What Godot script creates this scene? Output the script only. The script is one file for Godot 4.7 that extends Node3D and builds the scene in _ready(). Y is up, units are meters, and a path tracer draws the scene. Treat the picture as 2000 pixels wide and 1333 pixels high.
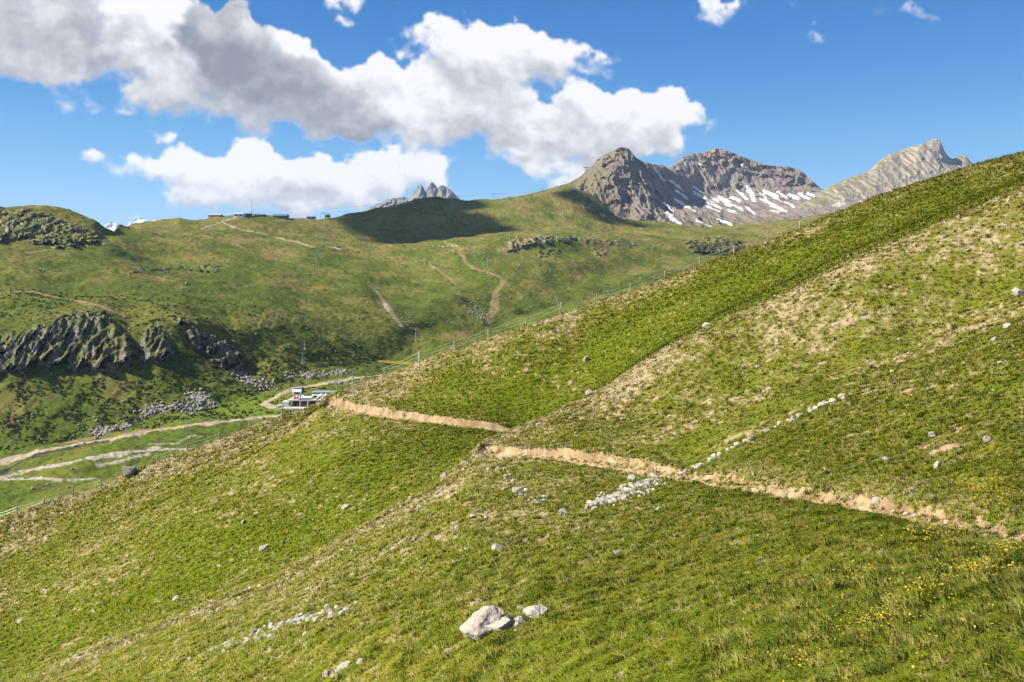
extends Node3D
# An alpine hillside with a trail, a valley with a chairlift station, far slopes and rocky peaks under a sky with cumulus clouds.
# All terrain is laid out as cross-valley survey profiles. A profile point is [column, row, metres from the viewpoint]:
# column and row are the bearing and the dip at which the point is sighted, so its place in the world is
# x = (column - 1000) / F * metres, height = (YH - row) / F * metres, z = -metres.

const F := 1609.0
const YH := 555.0
const SUN_TO := Vector3(-0.74, 0.63, 0.09)

var rng := RandomNumberGenerator.new()
var taken := {}
var n_big := FastNoiseLite.new()
var n_mid := FastNoiseLite.new()
var n_small := FastNoiseLite.new()
var n_fine := FastNoiseLite.new()
var n_ridge := FastNoiseLite.new()
var mats := {}
var rocks: Array[ArrayMesh] = []
var rocks_fine: Array[ArrayMesh] = []
var near_sheet := {}
var far_sheet := {}

# ------------------------------------------------------------------ helpers
func noise_init(n: FastNoiseLite, sd: int, wavelength: float, octaves := 3, kind := FastNoiseLite.FRACTAL_FBM) -> void:
	n.seed = sd
	n.noise_type = FastNoiseLite.TYPE_SIMPLEX_SMOOTH
	n.frequency = 1.0 / wavelength
	n.fractal_type = kind
	n.fractal_octaves = octaves

func numbered(called: String) -> String:
	var k: int = taken.get(called, 0)
	taken[called] = k + 1
	return called if k == 0 else "%s_%03d" % [called, k]

func tag(o: Node, label := "", category := "", group := "", kind := "") -> void:
	if label: o.set_meta("label", label)
	if category: o.set_meta("category", category)
	if group: o.set_meta("group", group)
	if kind: o.set_meta("kind", kind)

func base(called: String, where: Vector3, label: String, category: String, group := "", kind := "") -> Node3D:
	var o := Node3D.new()
	o.name = numbered(called)
	add_child(o)
	o.position = where
	tag(o, label, category, group, kind)
	return o

func put(called: String, mesh: Mesh, mat: Material, parent: Node, at := Vector3.ZERO) -> MeshInstance3D:
	var o := MeshInstance3D.new()
	o.name = numbered(called) if parent == self else called
	o.mesh = mesh
	o.material_override = mat
	parent.add_child(o, true)
	o.position = at
	return o

func mat(key: String, c: Color, rough := 0.9, metal := 0.0) -> StandardMaterial3D:
	if not mats.has(key):
		var m := StandardMaterial3D.new()
		m.albedo_color = c.linear_to_srgb()
		m.roughness = rough
		m.metallic = metal
		m.metallic_specular = 0.3
		mats[key] = m
	return mats[key]

func vertex_mat(key: String, rough := 1.0, spec := 0.1) -> StandardMaterial3D:
	var m := mat(key, Color(1, 1, 1), rough)
	m.vertex_color_use_as_albedo = true
	m.metallic_specular = spec
	return m

func box(st: SurfaceTool, a: Vector3, b: Vector3) -> void:
	# a chamfered box from corner a to corner b
	var c := (a + b) * 0.5
	var h := (b - a).abs() * 0.5
	var e: float = min(0.06, min(h.x, min(h.y, h.z)) * 0.3)
	var p := []
	for sx in [-1, 1]:
		for sy in [-1, 1]:
			for sz in [-1, 1]:
				var s := Vector3(sx, sy, sz)
				p.append(c + s * (h - Vector3(0, e, e)))
				p.append(c + s * (h - Vector3(e, 0, e)))
				p.append(c + s * (h - Vector3(e, e, 0)))
	var id := func(x: int, y: int, z: int, axis: int) -> int: return (x * 4 + y * 2 + z) * 3 + axis
	var quad := func(q: Array) -> void:
		var n: Vector3 = (p[q[1]] - p[q[0]]).cross(p[q[2]] - p[q[0]])
		var out: bool = n.dot((p[q[0]] + p[q[2]]) * 0.5 - c) > 0.0
		var order := [0, 2, 1, 0, 3, 2] if out else [0, 1, 2, 0, 2, 3]
		for k in order:
			st.add_vertex(p[q[k]])
	for s in 2:
		quad.call([id.call(s, 0, 0, 0), id.call(s, 1, 0, 0), id.call(s, 1, 1, 0), id.call(s, 0, 1, 0)])
		quad.call([id.call(0, s, 0, 1), id.call(1, s, 0, 1), id.call(1, s, 1, 1), id.call(0, s, 1, 1)])
		quad.call([id.call(0, 0, s, 2), id.call(1, 0, s, 2), id.call(1, 1, s, 2), id.call(0, 1, s, 2)])
	for s in 2:
		for t in 2:
			quad.call([id.call(s, t, 0, 0), id.call(s, t, 1, 0), id.call(s, t, 1, 1), id.call(s, t, 0, 1)])
			quad.call([id.call(s, 0, t, 0), id.call(s, 1, t, 0), id.call(s, 1, t, 2), id.call(s, 0, t, 2)])
			quad.call([id.call(0, s, t, 1), id.call(1, s, t, 1), id.call(1, s, t, 2), id.call(0, s, t, 2)])

func prism(st: SurfaceTool, outline: Array, x0: float, x1: float) -> void:
	# an outline of Vector2(z, y) swept along x
	var n := outline.size()
	for i in n:
		var a: Vector2 = outline[i]
		var b: Vector2 = outline[(i + 1) % n]
		var q := [Vector3(x0, a.y, a.x), Vector3(x1, a.y, a.x), Vector3(x1, b.y, b.x), Vector3(x0, b.y, b.x)]
		for k in [0, 1, 2, 0, 2, 3]: st.add_vertex(q[k])
	for i in range(1, n - 1):
		for k in [0, i, i + 1]: st.add_vertex(Vector3(x0, outline[k].y, outline[k].x))
		for k in [0, i + 1, i]: st.add_vertex(Vector3(x1, outline[k].y, outline[k].x))

func tube(st: SurfaceTool, pts: Array, radii: Array, sides := 8) -> void:
	for i in pts.size() - 1:
		var a: Vector3 = pts[i]
		var b: Vector3 = pts[i + 1]
		var d := (b - a).normalized()
		var u := d.cross(Vector3.RIGHT if absf(d.x) < 0.9 else Vector3.UP).normalized()
		var v := d.cross(u)
		for k in sides:
			var t0 := TAU * k / sides
			var t1 := TAU * (k + 1) / sides
			var e0 := u * cos(t0) + v * sin(t0)
			var e1 := u * cos(t1) + v * sin(t1)
			var q := [a + e0 * radii[i], a + e1 * radii[i], b + e1 * radii[i + 1], b + e0 * radii[i + 1]]
			for j in [0, 1, 2, 0, 2, 3]: st.add_vertex(q[j])
			if i == 0:
				for w in [a, q[1], q[0]]: st.add_vertex(w)
			if i == pts.size() - 2:
				for w in [b, q[3], q[2]]: st.add_vertex(w)

func begin() -> SurfaceTool:
	var st := SurfaceTool.new()
	st.begin(Mesh.PRIMITIVE_TRIANGLES)
	st.set_smooth_group(-1)
	return st

func finish(st: SurfaceTool) -> ArrayMesh:
	st.generate_normals()
	return st.commit()

func box_mesh(a: Vector3, b: Vector3) -> ArrayMesh:
	var st := begin()
	box(st, a, b)
	return finish(st)

func sphere_points(levels: int) -> Array:
	# an icosphere as [points, indices]
	var t := (1.0 + sqrt(5.0)) / 2.0
	var v := PackedVector3Array()
	for q in [[-1, t, 0], [1, t, 0], [-1, -t, 0], [1, -t, 0], [0, -1, t], [0, 1, t], [0, -1, -t], [0, 1, -t], [t, 0, -1], [t, 0, 1], [-t, 0, -1], [-t, 0, 1]]:
		v.append(Vector3(q[0], q[1], q[2]).normalized())
	var f := PackedInt32Array([0, 11, 5, 0, 5, 1, 0, 1, 7, 0, 7, 10, 0, 10, 11, 1, 5, 9, 5, 11, 4, 11, 10, 2, 10, 7, 6, 7, 1, 8, 3, 9, 4, 3, 4, 2, 3, 2, 6, 3, 6, 8, 3, 8, 9, 4, 9, 5, 2, 4, 11, 6, 2, 10, 8, 6, 7, 9, 8, 1])
	for l in levels:
		var g := PackedInt32Array()
		var seen := {}
		for i in range(0, f.size(), 3):
			var m := []
			for e in 3:
				var a := f[i + e]
				var b := f[i + (e + 1) % 3]
				var key := mini(a, b) * 100000 + maxi(a, b)
				if not seen.has(key):
					seen[key] = v.size()
					v.append(((v[a] + v[b]) * 0.5).normalized())
				m.append(seen[key])
			g.append_array([f[i], m[0], m[2], f[i + 1], m[1], m[0], f[i + 2], m[2], m[1], m[0], m[1], m[2]])
		f = g
	return [v, f]

func rock_mesh(sd: int, levels: int, cuts: int, rough: float, flat := true) -> ArrayMesh:
	# a stone: a ball cut by random planes, roughened
	var r := RandomNumberGenerator.new()
	r.seed = sd
	var sp := sphere_points(levels)
	var v: PackedVector3Array = sp[0]
	var planes := []
	for k in cuts:
		var n := Vector3(r.randfn(), r.randfn(), r.randfn()).normalized()
		planes.append([n, r.randf_range(0.42, 0.82)])
	for i in v.size():
		var p := v[i] * (1.0 + 0.25 * n_mid.get_noise_3dv(v[i] * 30.0 + Vector3(sd * 91, 0, 0)))
		for pl in planes:
			var over: float = p.dot(pl[0]) - pl[1]
			if over > 0.0: p -= pl[0] * over
		p += v[i] * rough * (n_small.get_noise_3dv(v[i] * 6.0 + Vector3(sd * 17, 5, 0)) + 0.6 * n_fine.get_noise_3dv(v[i] * 7.0 + Vector3(sd * 17, 5, 0)))
		v[i] = p
	var st := begin() if flat else SurfaceTool.new()
	if not flat:
		st.begin(Mesh.PRIMITIVE_TRIANGLES)
		st.set_smooth_group(1)
	var f: PackedInt32Array = sp[1]
	for i in range(0, f.size(), 3):
		for k in [0, 2, 1]: st.add_vertex(v[f[i + k]])
	return finish(st)

# ------------------------------------------------------------------ profiles
func slopes(xs: PackedFloat64Array, ys: PackedFloat64Array) -> PackedFloat64Array:
	# monotone cubic slopes
	var n := xs.size()
	var m := PackedFloat64Array()
	m.resize(n)
	var dl := PackedFloat64Array()
	dl.resize(n - 1)
	for i in n - 1: dl[i] = (ys[i + 1] - ys[i]) / (xs[i + 1] - xs[i])
	m[0] = dl[0]
	m[n - 1] = dl[n - 2]
	for i in range(1, n - 1):
		if dl[i - 1] * dl[i] <= 0.0: m[i] = 0.0
		else:
			var w1 := 2.0 * (xs[i + 1] - xs[i]) + (xs[i] - xs[i - 1])
			var w2 := (xs[i + 1] - xs[i]) + 2.0 * (xs[i] - xs[i - 1])
			m[i] = (w1 + w2) / (w1 / dl[i - 1] + w2 / dl[i])
	return m

func hermite(x0: float, x1: float, y0: float, y1: float, m0: float, m1: float, x: float) -> float:
	var h := x1 - x0
	var t := (x - x0) / h
	var t2 := t * t
	var t3 := t2 * t
	return (2 * t3 - 3 * t2 + 1) * y0 + (t3 - 2 * t2 + t) * h * m0 + (3 * t2 - 2 * t3) * y1 + (t3 - t2) * h * m1

func make_sheet(profiles: Array, rows: Array) -> Dictionary:
	# profiles: arrays of [column, row, metres, dryness (optional)]; rows: strips between one profile and the next
	var out := {"n": profiles.size(), "rows": rows, "px": [], "py": [], "pd": [], "pw": [], "my": [], "md": []}
	for pr in profiles:
		var px := PackedFloat64Array()
		var py := PackedFloat64Array()
		var pd := PackedFloat64Array()
		var pw := PackedFloat64Array()
		var w := 0.3
		for q in pr:
			px.append(q[0])
			py.append(q[1])
			pd.append(q[2])
			if q.size() > 3: w = q[3]
			pw.append(w)
		out.px.append(px)
		out.py.append(py)
		out.pd.append(pd)
		out.pw.append(pw)
		out.my.append(slopes(px, py))
		out.md.append(slopes(px, pd))
	return out

func column(s: Dictionary, x: float) -> Array:
	# [metres, heights, height slopes, dryness] of the profiles on bearing x
	var d := PackedFloat64Array()
	var h := PackedFloat64Array()
	var w := PackedFloat64Array()
	for k in s.n:
		var px: PackedFloat64Array = s.px[k]
		var n := px.size()
		var y: float
		var dd: float
		var ww: float
		if x <= px[0]:
			y = s.py[k][0]
			dd = s.pd[k][0]
			ww = s.pw[k][0]
		elif x >= px[n - 1]:
			y = s.py[k][n - 1]
			dd = s.pd[k][n - 1]
			ww = s.pw[k][n - 1]
		else:
			var i := px.bsearch(x, false) - 1
			y = hermite(px[i], px[i + 1], s.py[k][i], s.py[k][i + 1], s.my[k][i], s.my[k][i + 1], x)
			dd = hermite(px[i], px[i + 1], s.pd[k][i], s.pd[k][i + 1], s.md[k][i], s.md[k][i + 1], x)
			ww = lerpf(s.pw[k][i], s.pw[k][i + 1], (x - px[i]) / (px[i + 1] - px[i]))
		if k > 0 and dd <= d[k - 1] + 0.05: dd = d[k - 1] + 0.05
		d.append(dd)
		h.append((YH - y) / F * dd)
		w.append(ww)
	return [d, h, slopes(d, h), w]

func column_height(c: Array, d: float) -> float:
	var ds: PackedFloat64Array = c[0]
	var n := ds.size()
	if d <= ds[0]: return c[1][0]
	if d >= ds[n - 1]: return c[1][n - 1]
	var i := ds.bsearch(d, false) - 1
	return hermite(ds[i], ds[i + 1], c[1][i], c[1][i + 1], c[2][i], c[2][i + 1], d)

func relief(s: Dictionary, p: Vector3) -> float:
	if s == near_sheet:
		return near_relief(p.x, p.z)
	return far_relief(p.x, p.z)

func near_relief(x: float, z: float) -> float:
	var fade := clampf(-z / 10.0, 0.0, 1.0)
	return fade * (0.25 * n_mid.get_noise_2d(x * 4.0, z * 4.0) + 0.10 * n_small.get_noise_2d(x * 4.0 + 70.0, z * 4.0) + 0.05 * n_fine.get_noise_2d(x * 4.0, z * 4.0))

func far_relief(x: float, z: float) -> float:
	return 8.0 * n_big.get_noise_2d(x, z) + 2.8 * n_mid.get_noise_2d(x, z) + 0.6 * n_small.get_noise_2d(x, z) + 0.45 * n_fine.get_noise_2d(x * 0.7, z * 0.7)

func ground(s: Dictionary, x: float, y: float) -> Vector3:
	# the point of the sheet that is sighted at bearing x and dip y
	var c := column(s, x)
	var u := (x - 1000.0) / F
	var near_end := 0.0
	for k in s.n - 1:
		var d0: float = c[0][k]
		var d1: float = c[0][k + 1]
		for j in 24:
			var d := lerpf(d0, d1, j / 24.0)
			var h := sheet_height(s, c, x, d)
			if YH - h / d * F <= y:
				var a := near_end
				var b := d
				if a > 0.0:
					for n in 9:
						var m := (a + b) * 0.5
						if YH - sheet_height(s, c, x, m) / m * F <= y: b = m
						else: a = m
				return Vector3(u * b, sheet_height(s, c, x, b), -b)
			near_end = d
	var dl: float = c[0][s.n - 2]
	return Vector3(u * dl, column_height(c, dl), -dl)

func sheet_height(s: Dictionary, c: Array, x: float, d: float) -> float:
	if s == near_sheet: return near_height(c, x, d)
	return column_height(c, d) + far_relief((x - 1000.0) / F * d, -d)

# the trail crosses the near hillside twice, along profiles PA and PB
const PA := 6
const PB := 13
func trail_offset(x: float, k: int, c: Array, d: float) -> float:
	# signed metres across the trail from its middle, uphill positive; 99 where there is none
	if k == PA and x < 936.0: return 99.0
	if k == PB and (x < 630.0 or x > 1030.0): return 99.0
	var ahead := column_at_cache(k, x + 12.0)
	var dp: float = c[0][k]
	var p0 := Vector2((x - 1000.0) / F * dp, dp)
	var p1 := Vector2((x + 12.0 - 1000.0) / F * ahead, ahead)
	var dir := (p1 - p0).normalized()
	var ray := Vector2((x - 1000.0) / F, 1.0).normalized()
	return (d - dp) * maxf(0.3, absf(dir.cross(ray))) * Vector2((x - 1000.0) / F, 1.0).length()

var depth_cache := {}
func column_at_cache(k: int, x: float) -> float:
	var key := k * 100000 + int(x * 4.0)
	if not depth_cache.has(key): depth_cache[key] = column(near_sheet, x)[0][k]
	return depth_cache[key]

func near_height(c: Array, x: float, d: float) -> float:
	var u := (x - 1000.0) / F
	var h := column_height(c, d) + near_relief(u * d, -d)
	for k in [PA, PB]:
		var s := trail_offset(x, k, c, d)
		if absf(s) > 7.0: continue
		var w := (0.28 + 0.14 * smoothstep(35.0, 50.0, d)) if k == PA else 0.46
		var rise := (0.18 + 0.16 * smoothstep(35.0, 50.0, d)) if k == PA else 0.5
		var tread: float = c[1][k] - 0.12
		if k == PB and x > 960.0: rise *= clampf((1030.0 - x) / 70.0, 0.0, 1.0)
		if s > w: h += rise * smoothstep(w, w + 0.35, s) * (1.0 - smoothstep(w + 0.5, 6.5, s))
		var m := 1.0 - smoothstep(w, w + 0.35, s) if s > 0.0 else 1.0 - smoothstep(w, w + 0.9, -s)
		h = lerpf(h, tread + 0.06 * n_fine.get_noise_2d(u * d * 6.0, d * 6.0), m)
		if absf(s) < 1.6: h += 0.07 * (1.0 - absf(s) / 1.6) * n_fine.get_noise_2d(u * d * 11.0, d * 11.0)
	return h

func grid_mesh(pos: PackedVector3Array, nrm: PackedVector3Array, col: PackedColorArray, idx: PackedInt32Array) -> ArrayMesh:
	var remap := PackedInt32Array()
	remap.resize(pos.size())
	remap.fill(-1)
	var p := PackedVector3Array()
	var n := PackedVector3Array()
	var c := PackedColorArray()
	var t := PackedInt32Array()
	t.resize(idx.size())
	for i in idx.size():
		var v := idx[i]
		if remap[v] < 0:
			remap[v] = p.size()
			p.append(pos[v])
			n.append(nrm[v])
			c.append(col[v])
		t[i] = remap[v]
	var a := []
	a.resize(Mesh.ARRAY_MAX)
	a[Mesh.ARRAY_VERTEX] = p
	a[Mesh.ARRAY_NORMAL] = n
	a[Mesh.ARRAY_COLOR] = c
	a[Mesh.ARRAY_INDEX] = t
	var m := ArrayMesh.new()
	m.add_surface_from_arrays(Mesh.PRIMITIVE_TRIANGLES, a)
	return m

func grid_normals(pos: PackedVector3Array, nc: int, nr: int) -> PackedVector3Array:
	var nrm := PackedVector3Array()
	nrm.resize(pos.size())
	for r in nr:
		var r0 := maxi(r - 1, 0) * nc
		var r1 := mini(r + 1, nr - 1) * nc
		var at := r * nc
		for i in nc:
			var e := pos[at + mini(i + 1, nc - 1)] - pos[at + maxi(i - 1, 0)]
			var g := pos[r1 + i] - pos[r0 + i]
			var n := e.cross(g).normalized()
			nrm[at + i] = n if n.y >= 0.0 or absf(n.z) > 0.5 else -n
	return nrm

func grid_indices(nc: int, nr: int, classes: PackedByteArray, which: int) -> PackedInt32Array:
	var t := PackedInt32Array()
	for r in nr - 1:
		for i in nc - 1:
			var a := r * nc + i
			if classes[a] != which: continue
			t.append(a); t.append(a + nc); t.append(a + 1)
			t.append(a + 1); t.append(a + nc); t.append(a + nc + 1)
	return t

func columns_list(step: float) -> PackedFloat64Array:
	var xs := PackedFloat64Array()
	var x := -500.0
	while x < 2500.0:
		xs.append(x)
		x += step if x > -60.0 and x < 2060.0 else 16.0
	xs.append(2500.0)
	return xs

func mix3(a: Color, b: Color, t: float) -> Color:
	return a.lerp(b, clampf(t, 0.0, 1.0))

# ------------------------------------------------------------------ scene
func _ready() -> void:
	rng.seed = 20
	noise_init(n_big, 3, 190.0, 3)
	noise_init(n_mid, 5, 42.0, 4)
	noise_init(n_small, 8, 11.0, 3)
	noise_init(n_fine, 13, 3.2, 2)
	noise_init(n_ridge, 21, 260.0, 6, FastNoiseLite.FRACTAL_RIDGED)
	build_camera_and_light()
	print("sky ", Time.get_ticks_msec())
	for k in 8: rocks.append(rock_mesh(k + 1, 2, 9, 0.10))
	for k in 4: rocks_fine.append(rock_mesh(k + 40, 4, 14, 0.10, false))
	build_far()
	print("far ", Time.get_ticks_msec())
	build_near()
	print("near ", Time.get_ticks_msec())
	build_mountains()
	print("mountains ", Time.get_ticks_msec())
	build_shadow_clouds()
	build_fence()
	build_lifts()
	build_station()
	build_summit_buildings()
	build_cliffs()
	build_stones()
	print("done ", Time.get_ticks_msec())

func build_camera_and_light() -> void:
	var cam := Camera3D.new()
	cam.name = "camera"
	cam.near = 0.1
	cam.far = 30000.0
	cam.projection = Camera3D.PROJECTION_FRUSTUM
	cam.size = 2.0 * 0.1 * 666.5 / F
	cam.frustum_offset = Vector2(0.0, -0.1 * (666.5 - YH) / F)
	add_child(cam)
	cam.current = true
	var sun := DirectionalLight3D.new()
	sun.name = "sun"
	sun.light_energy = 1.6
	sun.light_color = Color(1.0, 0.955, 0.88)
	sun.light_angular_distance = 0.5
	sun.shadow_enabled = true
	add_child(sun)
	sun.look_at_from_position(Vector3.ZERO, -SUN_TO)
	var env := Environment.new()
	env.background_mode = Environment.BG_SKY
	env.tonemap_mode = Environment.TONE_MAPPER_LINEAR
	env.tonemap_exposure = 2.1
	env.background_energy_multiplier = 0.525
	env.sdfgi_enabled = true
	env.ssao_enabled = true
	env.ssil_enabled = true
	env.fog_enabled = true
	env.fog_density = 0.000035
	env.fog_light_color = Color(0.78, 0.87, 1.0)
	var sky := Sky.new()
	var pan := PanoramaSkyMaterial.new()
	pan.panorama = sky_picture()
	sky.sky_material = pan
	env.sky = sky
	var we := WorldEnvironment.new()
	we.name = "environment"
	we.environment = env
	add_child(we)

# ------------------------------------------------------------------ sky
var c_warp := FastNoiseLite.new()
var c_fbm := FastNoiseLite.new()
var c_puff := FastNoiseLite.new()
# clouds in the sky ahead: [bearing, dip, half width, half height, weight, brightness]
var puffs := [
	[-40, 10, 330, 150, 1.3, 0.52], [120, 70, 190, 95, 1.2, 0.42], [60, 120, 190, 60, 0.9, 0.80], [255, 45, 80, 120, 1.15, 0.98], [300, 10, 90, 70, 1.0, 0.99], [130, 160, 60, 34, 0.5, 0.85],
	[300, 140, 120, 80, 0.85, 0.78], [410, 62, 95, 75, 1.35, 0.16], [480, 110, 115, 85, 1.4, 0.10], [560, 165, 130, 72, 1.2, 0.18], [650, 205, 120, 55, 1.1, 0.28], [720, 240, 80, 36, 0.9, 0.42],
	[480, 60, 80, 40, 0.7, 0.9], [560, 88, 80, 46, 0.7, 0.95], [640, 140, 80, 50, 0.6, 0.9], [400, 175, 150, 70, 0.8, 0.55], [520, 225, 150, 45, 0.8, 0.58], [640, 245, 100, 30, 0.6, 0.60],
	[860, 75, 100, 62, 1.2, 0.92], [960, 95, 110, 60, 1.1, 0.90], [1110, 100, 90, 45, 1.0, 0.93], [1010, 140, 120, 60, 1.0, 0.82], [900, 160, 110, 60, 0.9, 0.80],
	[735, 145, 62, 42, 0.9, 0.93], [780, 190, 110, 60, 1.0, 0.88], [800, 235, 120, 50, 0.9, 0.86], [930, 220, 150, 60, 1.1, 0.74], [1060, 240, 160, 65, 1.1, 0.72], [1170, 200, 100, 60, 1.1, 0.95], [1240, 225, 110, 60, 1.1, 0.92],
	[1325, 215, 60, 60, 0.9, 0.95], [1290, 262, 100, 52, 1.0, 0.86], [1190, 275, 130, 46, 0.9, 0.74], [1070, 278, 120, 38, 0.7, 0.78], [1130, 305, 80, 30, 0.5, 0.78], [850, 262, 90, 30, 0.7, 0.86],
	[265, 330, 56, 30, 0.7, 0.86], [345, 312, 70, 50, 1.1, 0.98], [420, 322, 70, 40, 1.0, 0.97], [505, 308, 70, 46, 1.1, 0.98], [585, 330, 80, 40, 1.0, 0.96], [660, 342, 80, 36, 1.0, 0.95], [755, 308, 72, 46, 1.1, 0.98], [835, 326, 56, 36, 1.0, 0.95],
	[420, 365, 100, 44, 1.1, 0.92], [560, 372, 130, 44, 1.1, 0.82], [690, 374, 120, 42, 1.0, 0.84], [790, 362, 80, 36, 0.8, 0.88], [385, 400, 56, 26, 0.9, 0.84], [600, 405, 120, 22, 0.7, 0.70],
	[180, 305, 50, 28, 0.62, 0.66], [670, 2, 90, 22, 0.8, 0.86], [670, 44, 26, 14, 0.55, 0.90], [1410, 8, 56, 26, 0.62, 0.86], [1430, 36, 44, 26, 0.52, 0.90], [1580, 55, 46, 22, 0.42, 0.85], [1765, 8, 70, 28, 0.58, 0.9], [1800, 34, 46, 18, 0.55, 0.9],
	[1010, 318, 120, 30, 0.34, 0.95], [930, 300, 90, 26, 0.36, 0.95], [1080, 345, 90, 30, 0.42, 0.95], [160, 205, 90, 26, 0.30, 0.9], [620, 150, 60, 40, 0.4, 0.95], [1040, 330, 66, 22, 0.58, 0.88], [1140, 350, 60, 40, 0.75, 0.93], [235, 208, 40, 16, 0.42, 0.8], [250, 413, 30, 9, 0.6, 0.6], [1030, 300, 30, 14, 0.5, 0.9], [1560, 4, 30, 8, 0.4, 0.85],
]

func sky_base(el: float) -> Color:
	var keys := [[-90.0, Color(0.42, 0.66, 0.88)], [0.0, Color(0.44, 0.67, 0.88)], [4.0, Color(0.34, 0.60, 0.86)], [8.0, Color(0.19, 0.46, 0.80)], [12.0, Color(0.095, 0.325, 0.69)], [16.0, Color(0.052, 0.235, 0.585)], [21.0, Color(0.030, 0.172, 0.495)], [45.0, Color(0.025, 0.14, 0.44)], [91.0, Color(0.02, 0.11, 0.38)]]
	for i in keys.size() - 1:
		if el <= keys[i + 1][0]:
			return keys[i][1].lerp(keys[i + 1][1], (el - keys[i][0]) / (keys[i + 1][0] - keys[i][0]))
	return keys[-1][1]

func cloud_field(x: float, y: float) -> Vector2:
	# (density, brightness) of the clouds ahead
	var wx := x + 46.0 * c_warp.get_noise_2d(x, y) + 9.0 * c_warp.get_noise_2d(x * 4.1 + 300.0, y * 4.1)
	var wy := y + 28.0 * c_warp.get_noise_2d(x + 900.0, y + 500.0) + 7.0 * c_warp.get_noise_2d(x * 4.1, y * 4.1 + 700.0)
	var sum := 0.0
	var lit := 0.0
	var ws := 1e-6
	for b in puffs:
		var qx: float = (wx - b[0]) / b[2]
		if qx > 1.25 or qx < -1.25: continue
		var qy: float = (wy - b[1]) / b[3]
		if qy > 1.25 or qy < -1.25: continue
		var q := 1.0 - (qx * qx + qy * qy) * 0.64
		if q <= 0.0: continue
		var m: float = q * q * b[4]
		sum += m
		lit += m * m * m * b[5]
		ws += m * m * m
	return Vector2(sum, lit / ws)

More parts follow.
